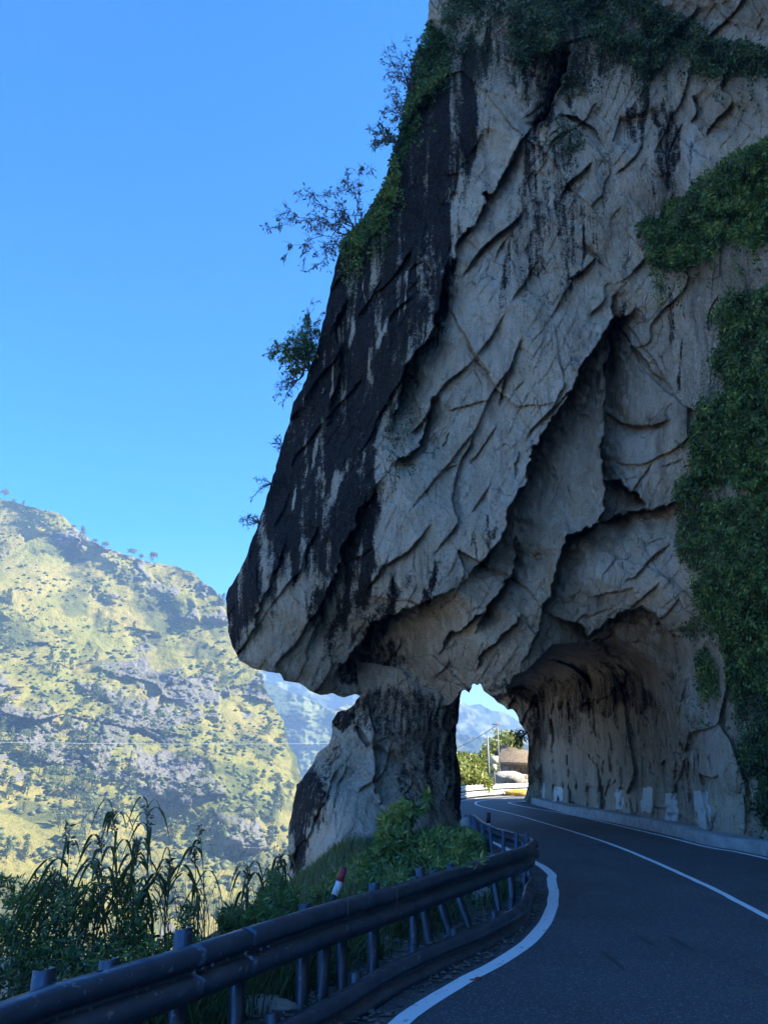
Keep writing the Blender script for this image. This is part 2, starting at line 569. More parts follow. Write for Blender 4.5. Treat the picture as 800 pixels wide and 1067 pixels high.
BROW = [(474, 760), (479, 722), (500, 715), (511, 727), (528, 723), (535, 705), (548, 700), (575, 672), (615, 668), (650, 655), (690, 662), (722, 690), (742, 740), (756, 800), (768, 862), (772, 900)]
HOLE = BROW + [(556, 900), (474, 900)]

# polyline, a point on the recessed side, depth, width in px
STROKES = [
    ([(660, 322), (652, 330), (638, 333), (627, 354), (605, 385), (594, 411), (577, 436), (561, 461), (548, 492), (539, 519), (528, 548), (504, 580), (479, 613)], (600, 480), 1.9, 34),
    ([(640, 300), (634, 345), (627, 382), (626, 440), (625, 490), (631, 510), (625, 547), (594, 558), (580, 585), (574, 622), (561, 659), (541, 696)], (640, 600), 1.35, 22),
    ([(625, 547), (640, 539), (669, 533), (690, 526), (712, 520)], (660, 560), .8, 18),
    ([(629, 508), (640, 503), (650, 498), (664, 519), (676, 530)], (640, 525), 1.0, 16),
    ([(631, 430), (645, 440), (660, 444), (680, 443), (699, 436)], (660, 470), .45, 9),
    ([(570, 640), (582, 646), (600, 650), (615, 665), (631, 644), (650, 638), (673, 634), (697, 659), (715, 665)], (630, 690), 1.1, 20),
    ([(466, 270), (461, 300), (453, 341), (440, 362), (424, 382), (416, 424), (404, 452)], (470, 360), 1.1, 20),
    ([(455, 415), (447, 436), (440, 453), (424, 473), (410, 490)], (440, 470), .8, 14),
    ([(477, 613), (455, 622), (436, 626), (403, 642), (382, 660), (366, 680), (345, 712)], (410, 690), 1.4, 34),
    ([(537, 556), (534, 589), (523, 612), (512, 630), (495, 659)], (545, 620), 1.1, 13),
    ([(597, 45), (588, 80), (580, 105), (566, 130), (556, 150)], (570, 85), 1.3, 16),
    ([(562, 128), (541, 147), (520, 189), (505, 215)], (535, 190), .7, 10),
    ([(536, 155), (520, 185), (505, 206), (488, 240), (470, 273), (461, 300)], (520, 220), .6, 12),
    ([(548, 215), (540, 227), (515, 248), (498, 262), (480, 290)], (520, 260), .5, 8),
    ([(545, 350), (535, 375), (524, 400), (520, 425)], (530, 400), .35, 5),
    ([(484, 355), (495, 372), (505, 385), (510, 400)], (490, 385), .25, 6),
    ([(637, 655), (628, 662), (618, 672), (610, 668)], (625, 690), .8, 12),
    ([(520, 632), (500, 640), (486, 652), (470, 660), (458, 680)], (490, 670), .6, 12),
    ([(545, 640), (535, 655), (520, 662), (505, 680), (497, 700)], (520, 690), .5, 12),
    ([(600, 258), (620, 268), (607, 282), (590, 292)], (605, 292), .4, 8),
    ([(700, 180), (694, 215), (697, 240)], (690, 215), .4, 7),
    ([(720, 100), (728, 115), (720, 128)], (735, 120), .4, 8),
    ([(582, 118), (600, 122), (618, 134), (628, 150)], (600, 140), .4, 8),
    ([(645, 715), (625, 730), (600, 735), (575, 720)], (600, 760), .7, 18),
    ([(700, 566), (680, 580), (662, 600), (648, 606)], (680, 600), .25, 8),
    ([(662, 612), (640, 618), (610, 622)], (640, 630), .25, 7),
    ([(300, 560), (285, 600), (268, 640), (262, 675)], (285, 650), .35, 12),
    ([(395, 500), (370, 540), (350, 590), (330, 640), (322, 690)], (350, 640), .5, 16),
    ([(450, 545), (425, 575), (400, 590), (380, 620)], (410, 610), .35, 10),
    ([(500, 440), (480, 480), (470, 520), (478, 545), (450, 580)], (490, 520), .3, 10),
    ([(362, 300), (352, 345), (350, 400), (340, 450)], (360, 380), .3, 14),
]
for _k in range(34):        # lesser slips, all along the foliation
    _r = random.Random(_k + 500)
    sx, sy = _r.uniform(330, 720), _r.uniform(90, 660)
    L = _r.uniform(10, 55); an = R(_r.choice([_r.uniform(112, 140), _r.uniform(112, 140), _r.uniform(112, 140), _r.uniform(85, 110), _r.uniform(150, 170)]))
    pl = [(sx + math.cos(an) * L * t + _r.uniform(-1.6, 1.6), sy + math.sin(an) * L * t) for t in (0, .3, .6, 1)]
    STROKES.append((pl, (sx + math.cos(an) * L * .5 + 8, sy + math.sin(an) * L * .5 + 4), _r.uniform(.04, .2), _r.uniform(2, 6)))

def stroke_depth(x, y):
    a_ = 1.0
    n1 = vnoise(np.stack([x * .06, y * .06, 0 * x + 3.1], 1)) * 4 + vnoise(np.stack([x * .2, y * .2, 0 * x + 9.1], 1)) * 2
    n2 = vnoise(np.stack([x * .06, y * .06, 0 * x + 7.7], 1)) * 4 + vnoise(np.stack([x * .2, y * .2, 0 * x + 1.1], 1)) * 2
    xw, yw = x + n1, y + n2
    out = np.zeros(x.shape)
    for pl, tp, d, w in STROKES:
        d = d * (1.45 if w > 12 else 1.0)
        p = np.array(pl)
        r = w * 4 + 8
        k = np.nonzero((x > p[:, 0].min() - r) & (x < p[:, 0].max() + r) & (y > p[:, 1].min() - r) & (y < p[:, 1].max() + r))[0]
        if not len(k): continue
        _, sg, _, _, _ = polydist(np.array([float(tp[0])]), np.array([float(tp[1])]), pl)
        g_ = 1.0 if w > 11 else .3
        di, sd_, t, _, _ = polydist(x[k] + n1[k] * g_, y[k] + n2[k] * g_, pl)
        e = np.clip(np.minimum(t, 1 - t) * 5, 0, 1)
        m = (sd_ == sg[0])
        out[k] += np.where(m, d * np.exp(-di / w) * e * np.where((t <= 0) | (t >= 1), 0, 1), -d * .22 * np.exp(-di / (w * .5)) * e)
    return out

TILT = Matrix.Rotation(R(28), 3, 'Y')
TM = np.array(TILT)
def relief(P, k=1.0):
    """block relief in metres; sheets dip down to the left"""
    Q = P @ TM.T
    Q = Q + np.stack([fbm(Q * .5, 3, 40), fbm(Q * .5, 3, 50), fbm(Q * .5, 3, 60)], 1) * .30
    S = Q * np.array([1, .8, .34])
    f1, e1 = facets(S * .42, 1)
    f2, e2 = facets(S * 1.3 + 5, 21)
    f3, e3 = facets(S * 4.2 + 9, 41)
    r = f1 * .26 + f2 * .06 * (.2 + 1.2 * smooth(-.2, .3, fbm(P * .5, 2, 31))) + f3 * .022
    f4, e4 = facets(S * 10 + 2, 61)
    r += f4 * .012 + .03 * np.exp(-e3 / .04) * smooth(-.1, .3, fbm(P * .8, 2, 35))
    r += fbm(P * .35, 3, 5) * .40 + fbm(S * 4.5, 4, 8, .65) * .05
    ac = P[:, 0] * .87 - P[:, 2] * .5 + P[:, 1] * .15
    wv = fbm(P * .30 + 4, 3, 91)
    wv = wv * .45
    t1 = ac / 1.5 + wv * 1.7; t2 = ac / .42 + wv * 3.0; t3 = ac / .13 + wv * 6
    m1 = smooth(-.05, .30, fbm(P * .45 + 9, 2, 92)); m2 = smooth(-.05, .35, fbm(P * np.array([.9, .9, .6]) + 2, 2, 93))
    h1 = _h(np.floor(t1), np.floor(t1) * 0, np.floor(t1) * 0, 5)
    r += (1 - (t1 - np.floor(t1))) * .32 * m1 * (.4 + h1)
    r += (1 - (t2 - np.floor(t2))) * .050 * m2
    r += (1 - (t3 - np.floor(t3))) * .016 * smooth(-.25, .2, fbm(P * 1.5 + 6, 2, 94))
    return r * k

def cliff_Y(x, y, detail=True):
    yf = FACE(x, y)
    dx, dy, dz = ray(x, y)
    sl = dx / dy
    yw = np.where(sl > .02, 9.35 / np.maximum(sl, .02), 200.)
    up = dz / dy
    zc = 4.7 - 1.0 * smooth(560, 720, x)
    yc = np.where(up > .005, zc / np.maximum(up, .005), 300.)
    # smooth minimum of wall and vault
    a, b = np.clip(yw, 5, 70), np.clip(yc, 5, 70)
    kk = 7.0
    h = np.clip(.5 + .5 * (b - a) / kk, 0, 1)
    yin = b * (1 - h) + a * h - kk * h * (1 - h)
    yin = np.minimum(np.maximum(yin, 20), 48)
    wx = fbm(np.stack([x * .04, y * .04, 0 * x + 2], 1), 3, 600) * 9; x_, y_ = x, y
    d, s, _, _, _ = polydist(x + wx * smooth(600, 680, x), y + wx * smooth(600, 680, x), BROW)
    ins = inside(x, y, HOLE)
    # the right jamb blends softly, the hanging chunk on the left is an edge
    w = np.where(x < 548, 2.0, 2.0 + 26 * smooth(548, 640, x) + 30 * smooth(690, 750, x))
    t = np.where(ins, np.clip(d / w, 0, 1), 0)
    t = t * t * (3 - 2 * t)
    Y = yf + (np.maximum(yin, yf) - yf) * t
    if detail:
        P = at_y(x, y, Y)
        r = relief(P)
        pan = np.maximum.reduce([blob(x, y, 605, 450, 30, 100, 18, .6), blob(x, y, 660, 390, 26, 60, 10, .6), blob(x, y, 625, 600, 45, 34, 0, .6)])
        r = r * (1 - .6 * pan) * (1 + .7 * smooth(670, 730, x) * smooth(600, 680, y))
        q = (P + vnoise(P * .7)[:, None] * .5) * np.array([1.1, 1.1, .8])
        fl = fbm(q, 5, 77, .62, True) * .15 + relief(P * 1.5 + 40) * .9                # flutes hewn in the bore
        k = t * smooth(560, 640, y)
        Y = Y + r * (1 + .9 * k) + fl * 1.1 * k * smooth(30, 60, polydist(x, y, OUT[:1] + [(700, 300)])[0]) 
        Y = Y + stroke_depth(x, y) * 1.0
    return Y

def blob(x, y, cx, cy, rx, ry, ang=0, hard=1.0):
    a = R(ang); u = (x - cx) * math.cos(a) + (y - cy) * math.sin(a); v = -(x - cx) * math.sin(a) + (y - cy) * math.cos(a)
    return np.clip((1.15 - np.sqrt((u / rx) ** 2 + (v / ry) ** 2)) * 2.2 * hard, 0, 1)

STAIN = [(520, 40), (505, 80), (497, 130), (482, 190), (474, 250), (462, 300), (452, 345), (436, 375), (418, 400), (410, 440), (396, 470), (398, 520), (385, 560), (395, 600), (372, 640), (352, 650), (332, 690), (322, 640),
         (330, 600), (322, 570), (308, 600), (298, 580), (290, 640), (283, 560), (276, 590), (268, 640), (255, 690), (235, 700), (220, 600), (340, 200), (420, 30)]
def cliff_attrs(x, y, V):
    n = vnoise(np.stack([x * .035, y * .012, 0 * x], 1)) * 10 + vnoise(np.stack([x * .15, y * .05, 0 * x + 4], 1)) * 7
    ny = vnoise(np.stack([x * .12, y * .03, 0 * x + 8], 1)) * 14
    X, Y = x + n, y + ny
    d = polydist(X, Y, STAIN, True)[0] * np.where(inside(X, Y, STAIN), 1, -1)
    st = smooth(-15, 13, d) * (.93 + .55 * np.clip(fbm(np.stack([x * .14, y * .010, 0 * x + 12], 1), 3, 93), -1, .4))
    streak = fbm(np.stack([x * .11, y * .008, 0 * x + 2], 1), 3, 90)
    # gaps in the crust where clean rock shows
    for (cx, cy, rx, ry, an) in [(352, 508, 6, 30, 18), (340, 545, 5, 26, 16), (386, 385, 4, 36, 3), (367, 350, 2.5, 20, 0), (400, 350, 3, 24, 22), (500, 150, 4, 60, 12), (476, 200, 4, 50, 8), (342, 400, 1.5, 50, 0), (352, 350, 2, 12, 0), (400, 440, 5, 26, 15), (405, 560, 10, 30, 20), (372, 590, 5, 40, 10), (345, 620, 8, 40, 12), (425, 300, 2, 30, 5), (380, 300, 1.5, 24, 0), (310, 520, 2, 20, 10), (330, 470, 2, 26, 4)]:
        st -= blob(x + n * .4, y, cx, cy, rx, ry, an, .6) * .75
    for (cx, cy, rx, ry, an) in [(575, 90, 16, 60, 14), (600, 60, 18, 60, 10), (562, 180, 14, 70, 3), (587, 240, 9, 70, 2), (560, 260, 8, 40, 0), (695, 160, 13, 58, -4), (690, 330, 9, 40, -8), (712, 375, 6, 30, 0), (545, 60, 30, 40, 0),
                                 (640, 60, 40, 20, 0), (668, 110, 10, 60, 5), (350, 580, 34, 60, 10), (400, 640, 16, 40, 30), (455, 610, 8, 30, 30), (385, 690, 50, 18, -8), (630, 725, 80, 22, 10), (575, 740, 24, 40, 0), (530, 718, 18, 10, 0), (505, 560, 6, 30, 30)]:
        st = np.maximum(st, blob(X, Y, cx, cy, rx, ry, an) * .62)  # black streaks, with painted shade along the tunnel vault
    rr_ = random.Random(31)
    for _ in range(26):
        sx_, sy_ = rr_.uniform(500, 735), rr_.uniform(70, 230); ln_ = rr_.uniform(30, 90)
        st = np.maximum(st, blob(x + n * .5, y, sx_, sy_ + ln_, rr_.uniform(2, 6), ln_, rr_.uniform(-3, 7), .6) * rr_.uniform(.35, .6))
    st = st + .22 * np.clip(streak, -1, 1)
    st = np.maximum(st, blob(X, Y, 660, 765, 110, 95, 0, .45) * (.27 + .25 * fbm(np.stack([x * .05, y * .03, 0 * x + 22], 1), 3, 94)))  # tunnel bore darkened: its shade is painted into the colour
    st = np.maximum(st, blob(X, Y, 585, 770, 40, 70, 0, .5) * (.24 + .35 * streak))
    pale = 0 * x
    for (cx, cy, rx, ry, an, k) in [(600, 460, 45, 60, 20, .5), (660, 390, 30, 50, 10, .5), (640, 600, 60, 34, 10, .6), (660, 480, 30, 40, 0, .5), (708, 640, 16, 24, 0, 1), (722, 700, 10, 50, -4, 1), (738, 780, 10, 50, -8, .9), (722, 150, 6, 50, -3, .9), (655, 140, 20, 30, 0, .5),
                                    (490, 590, 30, 30, 30, .35), (560, 500, 30, 50, 20, .4), (685, 655, 24, 14, 0, .9), (510, 330, 30, 90, 15, .3), (700, 600, 12, 40, 0, .5), (745, 870, 16, 14, 0, .5), (690, 200, 6, 30, 0, .5)]:
        pale = np.maximum(pale, blob(X, Y, cx, cy, rx, ry, an, .6) * k)
    pale *= .55 + .6 * np.clip(fbm(np.stack([x * .06, y * .05, 0 * x + 6], 1), 4, 33) + .3, 0, 1)
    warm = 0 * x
    for (cx, cy, rx, ry, an, k) in [(290, 703, 50, 9, 14, .9), (350, 720, 30, 8, 6, .8), (690, 690, 60, 36, 10, .7), (640, 690, 60, 20, 0, .5), (760, 110, 50, 40, 0, .5), (770, 10, 60, 18, 0, .8), (760, 290, 40, 30, 0, .7), (615, 490, 14, 20, 0, .4), (690, 520, 30, 20, -10, .5), (470, 690, 60, 24, 0, .45), (545, 660, 40, 30, 0, .3), (680, 440, 40, 10, 0, .5),  # first two paint warm bounce light on the prow underside
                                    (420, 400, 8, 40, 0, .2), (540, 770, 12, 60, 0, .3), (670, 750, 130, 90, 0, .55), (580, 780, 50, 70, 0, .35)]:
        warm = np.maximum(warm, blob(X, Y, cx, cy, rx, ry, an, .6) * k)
    moss = np.maximum.reduce([blob(X, Y, 480, 60, 60, 30), blob(X, Y, 640, 40, 120, 40), blob(X, Y, 780, 500, 60, 260), blob(X, Y, 430, 420, 14, 60), blob(X, Y, 380, 240, 30, 40)]) * .7
    paint = 0 * x
    for (cx, cy, w, h, an) in [(674, 833, 5.5, 13, 2), (699.5, 842, 6, 15, -2), (732, 845, 7, 20, -6), (645, 833, 4.5, 11, 0), (581, 830, 4.5, 10, 0), (566, 826, 2.0, 10, -6), (718, 862, 0.1, .1, 0)]:
        a = R(an); u = (x - cx) * math.cos(a) + (y - cy) * math.sin(a); v = -(x - cx) * math.sin(a) + (y - cy) * math.cos(a)
        nn = vnoise(np.stack([x * .25, y * .25, 0 * x + 5], 1)) * 1.5
        e = np.minimum(w + nn - np.abs(u), h + nn - np.abs(v))
        paint = np.maximum(paint, smooth(-.8, .8, e) * (.8 if w > 5 else .55))
    return {'stain_shade': st, 'pale': pale, 'warm': warm, 'moss': moss, 'paint': paint}

cliff = empty('rock_cliff', (5, 24, 0), 'towering overhanging grey cliff stained black that arches over the road on a rock pillar', 'cliff')
xs = axis(150, 1700, 228, 815, 1.35)
ys = axis(-500, 1100, -8, 905, 1.35)
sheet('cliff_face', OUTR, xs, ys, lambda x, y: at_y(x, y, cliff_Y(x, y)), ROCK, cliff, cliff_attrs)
def zero_attrs(x, y, V):
    z = 0 * x
    return {'stain_shade': z + .3, 'pale': z, 'warm': z, 'moss': z, 'paint': z}
def shrink(poly, k):
    c = np.array(poly, float); n = len(c); out = []
    for i in range(n):
        t = c[(i + 1) % n] - c[i - 1]; t /= np.linalg.norm(t) + 1e-9
        out.append((c[i][0] + t[1] * k, c[i][1] - t[0] * k))
    return out
sheet('cliff_back', OUT[:1] + [(485, -100), (462, 20), (400, 215), (368, 280), (300, 470), (256, 620), (262, 680), (340, 708), (480, 700), (520, 700), (560, 740), (566, 830), (640, 845), (800, 880), (1500, 1000), (1690, 700), (1690, -190)],
      axis(150, 1700, 240, 800, 14), axis(-500, 1100, -8, 900, 14),
      lambda x, y: at_y(x, y, cliff_Y(x, y, False) + 4.8 + vnoise(np.stack([x * .02, y * .02, 0 * x], 1))), ROCK, cliff, zero_attrs, lip=None)

# unseen rock mass right of the road, added and shaped to shade it
def mass():
    nu, nv = 70, 44
    V = []; Q = []
    path = catmull([(13, -60), (11.5, -30), (10.6, -12), (10.2, 0), (10.4, 8), (11.5, 14), (14, 22), (16, 40), (16, 47), (17, 50.5), (30, 53), (60, 56), (90, 60)], 2.5)
    nu = len(path)
    for j in range(nv):
        for i, p in enumerate(path):
            z = -1 + (16 + 36 * float(smooth(2, 14, p[1]))) * (j / (nv - 1))
            t = path[min(i + 1, nu - 1)] - path[max(i - 1, 0)]; t /= np.linalg.norm(t)
            n = np.array([t[1], -t[0]])
            lean = max(0, z - 30) * .5
            V.append((p[0] + n[0] * lean, p[1] + n[1] * lean, z))
    V = np.array(V)
    r = relief(V * .6)
    V[:, 0] += r * .8; V[:, 1] += r * .2
    for j in range(nv - 1):
        for i in range(nu - 1):
            a = j * nu + i; Q.append((a, a + 1, a + nu + 1, a + nu))
    # top, falling away to the right
    top = (nv - 1) * nu
    b = len(V)
    V = np.vstack([V, V[top:top + nu] + np.array([60, 0, 30])])
    for i in range(nu - 1): Q.append((top + i, top + i + 1, b + i + 1, b + i))
    z = np.zeros(len(V))
    s = fbm(V * np.array([.5, .5, .08]), 3, 12) * .5
    mk('shade_mass', V, np.array(Q), ROCK, cliff, {'stain_shade': s, 'pale': z, 'warm': z + .1, 'moss': z + .3, 'paint': z}, True)
mass()

# ------------------------------------------------------------------ pillar
PIL = [(372, 716), (380, 722), (372, 730), (366, 738), (352, 742), (347, 752), (346, 770), (342, 778), (332, 784), (322, 800), (309, 818), (305, 840), (302, 870), (300, 960), (500, 960), (486, 880), (480, 850), (481, 810), (476, 780), (474, 765),
       (478, 745), (480, 728), (486, 705), (372, 690)]
PT = TPS([(372, 725, 27.4), (420, 725, 26.4), (465, 725, 26.6), (484, 720, 28.4), (350, 750, 27.6), (390, 755, 26.2), (440, 755, 26.4), (476, 770, 28.4), (342, 790, 26.4), (385, 800, 25.0), (420, 800, 25.6), (455, 800, 26.4), (480, 800, 28.2),
          (306, 840, 26.6), (330, 830, 24.8), (380, 850, 24.0), (430, 850, 25.0), (460, 850, 25.8), (483, 850, 28.0), (300, 920, 26), (330, 910, 24.0), (400, 920, 23.4), (460, 920, 24.6), (490, 920, 27.4)])
PSTR = [([(366, 738), (372, 765), (380, 778), (410, 770), (440, 772), (470, 765)], (420, 740), .45, 10),
        ([(390, 770), (388, 800), (392, 820), (394, 840)], (420, 815), .6, 20),
        ([(412, 764), (400, 780), (386, 803)], (380, 780), .25, 3),
        ([(348, 775), (345, 800), (338, 830), (320, 850)], (320, 815), .4, 14),
        ([(440, 775), (444, 800), (452, 830), (450, 860)], (470, 820), .5, 16),
        ([(360, 800), (352, 830), (345, 860), (330, 890)], (330, 850), .2, 8),
        ([(468, 722), (464, 750), (462, 790), (466, 850)], (478, 800), 1.2, 12)]
def pil_Y(x, y):
    global STROKES
    Y = PT(x, y)
    P = at_y(x, y, Y)
    sm = smooth(800, 860, y) * smooth(440, 400, x)
    Y = Y + relief(P * 1.25 + 31, 1.25) * (1 - .55 * sm)
    keep = STROKES; STROKES = PSTR
    Y = Y + stroke_depth(x, y)
    STROKES = keep
    return Y
def pil_attrs(x, y, V):
    n = vnoise(np.stack([x * .08, y * .05, 0 * x], 1)) * 6 + vnoise(np.stack([x * .25, y * .15, 0 * x + 4], 1)) * 3
    X, Y = x + n, y + n * .5
    st = np.maximum.reduce([blob(X, Y, 316, 835, 26, 42, 12), blob(X, Y, 478, 790, 12, 90, 0), blob(X, Y, 358, 750, 14, 14), blob(X, Y, 440, 748, 26, 16) * .5, blob(X, Y, 426, 815, 14, 30) * .6, blob(X, Y, 310, 880, 9, 40), blob(X, Y, 345, 790, 10, 24, 10) * .6, blob(X, Y, 450, 790, 34, 90, 0, .5) * .62, blob(X, Y, 410, 742, 75, 30, 0) * .68, blob(X, Y, 430, 785, 36, 50, 0, .5) * .5])
    d = polydist(x, y, [(413, 763), (401, 780), (386, 802)])[0]
    pale = np.maximum(blob(X, Y, 365, 860, 50, 50, 10, .7) * .55, smooth(4, 2, d))
    pale = np.maximum(pale, blob(X, Y, 382, 745, 10, 22, 0) * .6)
    warm = np.maximum(blob(X, Y, 410, 735, 50, 16) * .6, blob(X, Y, 430, 780, 30, 30) * .4)
    return {'stain_shade': st * .85, 'pale': pale * .6, 'warm': warm, 'moss': 0 * x, 'paint': 0 * x}
sheet('rock_pillar', rough(PIL, 1.5, 4, 8.1), axis(280, 520, 280, 520, 1.3), axis(680, 970, 680, 970, 1.3), lambda x, y: at_y(x, y, pil_Y(x, y)), ROCK, cliff, pil_attrs, lip=(.3, 1.4, 3.4), inset=(1.5, 6, 16))

# ------------------------------------------------------------------ road and ground
def W(pts): return [gp(*p) for p in pts]
LEFT = catmull([(-5.4, -12), (-3.2, -2), (-1.2, 3)] + W([(425, 1064), (495, 1021), (544, 991), (567, 965), (576, 940), (575, 920), (567, 904)]) + [(3.15, 23), (3.2, 30), (3.1, 38), (3.35, 44), (4.4, 50), (7.2, 57.5), (12, 64), (22, 72), (45, 80), (90, 88)], .35)
MID = catmull([(1.2, -12), (2.8, -2), (4.6, 6)] + W([(800, 957), (715, 914), (625, 876.5), (545, 851.5), (512, 843.5), (496, 838.5)]) + [(6.1, 51.5), (8.8, 56.5), (14, 61.5), (25, 67.5), (47, 75), (92, 83)], .35)
RIGHT = catmull([(7.0, -12), (8.0, -2), (8.45, 8)] + W([(800, 897), (735, 884), (686, 871), (605, 851), (545, 841), (530, 837.2)]) + [(8.6, 50), (10.4, 53.5), (15.5, 58), (26, 63.5), (48, 71), (93, 79)], .35)

def offset(path, d):
    t = np.gradient(path, axis=0); t /= np.linalg.norm(t, axis=1)[:, None] + 1e-9
    return path + np.stack([t[:, 1], -t[:, 0]], 1) * d       # d > 0: to the right

def at_arc(path, s):
    L = np.concatenate([[0], np.cumsum(np.linalg.norm(np.diff(path, axis=0), axis=1))])
    s = np.clip(s, 0, L[-1])
    return np.stack([np.interp(s, L, path[:, k]) for k in range(path.shape[1])], -1)
def arclen(path): return np.linalg.norm(np.diff(path, axis=0), axis=1).sum()
def resample(path, n): return at_arc(path, np.linspace(0, arclen(path), n))

def drape(x, y):
    """small undulation shared by everything that lies on the road"""
    return .03 * np.sin(x * .4 + 1) * np.sin(y * .23)

# road surface
def road_mat():
    m, nt, b = new_mat('asphalt')
    v = coords(nt)
    n1 = noise(nt, v, .5, 5, .6); n2 = noise(nt, v, 60, 3, .7); n3 = noise(nt, coords(nt, (0, 0, R(8)), (1.2, .22, 1)), 1.1, 4, .6)
    c = mixc(nt, ramp(nt, n1, .35, .65), (.052, .053, .056), (.078, .079, .082))
    c = mixc(nt, ramp(nt, n3, .55, .75, 0, .5), c, (.030, .030, .033))
    vo = nt.nodes.new('ShaderNodeTexVoronoi'); vo.inputs['Scale'].default_value = 75; nt.links.new(v, vo.inputs['Vector'])
    sp = nt.nodes.new('ShaderNodeSeparateColor'); nt.links.new(vo.outputs['Color'], sp.inputs[0])
    c = mixc(nt, ramp(nt, sp.outputs[0], .86, .95, 0, .8), c, (.26, .26, .25))
    c = mixc(nt, ramp(nt, sp.outputs[1], .8, .9, 0, .6), c, (.018, .018, .020))
    # cracks
    w = nt.nodes.new('ShaderNodeTexVoronoi'); w.feature = 'DISTANCE_TO_EDGE'; w.inputs['Scale'].default_value = .45
    wm = nt.nodes.new('ShaderNodeMix'); wm.data_type = 'RGBA'; wm.inputs[0].default_value = .3
    nt.links.new(v, wm.inputs[6]); nt.links.new(noise(nt, v, 1.5, 5, .6, 'Color'), wm.inputs[7]); nt.links.new(wm.outputs[2], w.inputs['Vector'])
    cr = math_(nt, 'MULTIPLY', ramp(nt, w.outputs['Distance'], 0, .006, 1, 0), ramp(nt, noise(nt, v, .3, 2), .52, .6))
    c = mixc(nt, math_(nt, 'MULTIPLY', cr, .7), c, (.015, .015, .016))
    # pale scuffs and dust
    n5 = noise(nt, coords(nt, (0, 0, R(-10)), (.9, 2.6, 1)), 1.3, 5, .55)
    c = mixc(nt, ramp(nt, n5, .66, .74, 0, .35), c, (.14, .14, .13))
    nt.links.new(c, b.inputs['Base Color'])
    nt.links.new(ramp(nt, n1, .3, .7, .62, .85), b.inputs['Roughness'])
    nb = bump(nt, n2, .7, .006); nb = bump(nt, sp.outputs[2], .35, .006, nb)
    nt.links.new(nb, b.inputs['Normal'])
    return m
ASPH = road_mat()
n = 520
def align(path, ref):
    """points of path nearest to ref cross sections"""
    out = []
    for p in ref:
        out.append(path[np.argmin(((path - p) ** 2).sum(1))])
    return np.array(out)
Ld = catmull(list(offset(LEFT, -.50)[::4]), .1)
Mr = resample(MID, n)
Lq = align(Ld, Mr); Rq = align(catmull(list(offset(RIGHT, .30)[::4]), .1), Mr)
def smooth_path(p, w=19):
    k_ = np.ones(w) / w; q = np.stack([np.convolve(np.pad(p[:, c_], w // 2, mode='edge'), k_, 'valid') for c_ in (0, 1)], 1)
    return q
Lq, Rq = smooth_path(Lq), smooth_path(Rq)
K = 14
V = []; Q = []
for i in range(n):
    for k in range(K + 1):
        t = k / K
        p = Lq[i] * (1 - t) + Rq[i] * t
        V.append((p[0], p[1], .004 + drape(p[0], p[1])))
for i in range(n - 1):
    for k in range(K):
        a = i * (K + 1) + k; Q.append((a, a + 1, a + K + 2, a + K + 1))
tag(mk('road', V, np.array(Q), ASPH, smooth_=True), kind='structure')

def paint_mat():
    m, nt, b = new_mat('road_paint')
    v = coords(nt)
    n1 = noise(nt, v, 9, 6, .7); n2 = noise(nt, v, 45, 3, .7)
    f = ramp(nt, math_(nt, 'ADD', n1, math_(nt, 'MULTIPLY', math_(nt, 'SUBTRACT', n2, .5), .5)), .60, .72)
    c = mixc(nt, f, mixc(nt, n2, (.86, .87, .87), (.76, .77, .77)), (.16, .16, .165))
    nt.links.new(c, b.inputs['Base Color']); b.inputs['Roughness'].default_value = .65
    nt.links.new(bump(nt, n2, .5, .004), b.inputs['Normal'])
    return m
RPAINT = paint_mat()
def line_strip(path, w, s0=None):
    p = catmull(list(path[::3]), .2)
    nn = vnoise(np.stack([p[:, 0] * 2, p[:, 1] * 2, 0 * p[:, 0]], 1)) * .012
    a = offset(p, -w / 2) + 0; b = offset(p, w / 2)
    a[:, 0] += nn; b[:, 0] += nn * .6
    V = np.zeros((len(p) * 2, 3)); V[0::2, :2] = a; V[1::2, :2] = b
    V[:, 2] = .009 + drape(V[:, 0], V[:, 1])
    i = np.arange(len(p) - 1) * 2
    return V, np.stack([i, i + 1, i + 3, i + 2], 1)
for path, w, lb in ((LEFT, .17, 'white edge line curving along the guardrail side of the road'), (MID, .12, 'single white centre line running into the rock tunnel'), (RIGHT, .12, 'white edge line beside the concrete kerb under the rock wall')):
    V, Q = line_strip(path, w)
    tag(mk('road_marking', V, Q, RPAINT), kind='structure')

def patch(cx, cy, rx, ry, mat_, nm, seed):
    g = gp(cx, cy); k = 22; V = [(g[0], g[1], .007 + drape(*g))]
    for i_ in range(k):
        a = 2 * math.pi * i_ / k; r_ = 1 + .35 * vnoise(np.array([[math.cos(a) * 1.3, math.sin(a) * 1.3, seed * 3.7]]))[0]
        p = (g[0] + math.cos(a) * rx * r_, g[1] + math.sin(a) * ry * r_); V.append((p[0], p[1], .007 + drape(*p)))
    tag(mk(nm, V, np.array([(0, 1 + i_, 1 + (i_ + 1) % k) for i_ in range(k)]), mat_), kind='structure')
PATCH = simple('lichen_patch', (.14, .15, .11), .9, var=.5, scale=25); SKID = simple('skid_rubber', (.045, .045, .048), .7, var=.3, scale=10)
for i_, (a, b_, rx, ry) in enumerate([(620, 931, .20, .22), (775, 1036, .12, .10), (724, 1034, .06, .06), (706, 1042, .04, .03), (735, 908, .18, .12), (770, 906, .2, .12), (745, 902, .2, .1), (640, 910, .3, .06), (613, 911, .1, .1), (742, 949, .1, .08)]):
    patch(a, b_, rx, ry, PATCH, 'road_patch', i_)
for i_, (a, b_, rx, ry) in enumerate([(672, 982, .035, .32), (707, 984, .04, .42), (640, 1005, .03, .5)]):
    patch(a, b_, rx, ry, SKID, 'tyre_mark', i_ + 20)

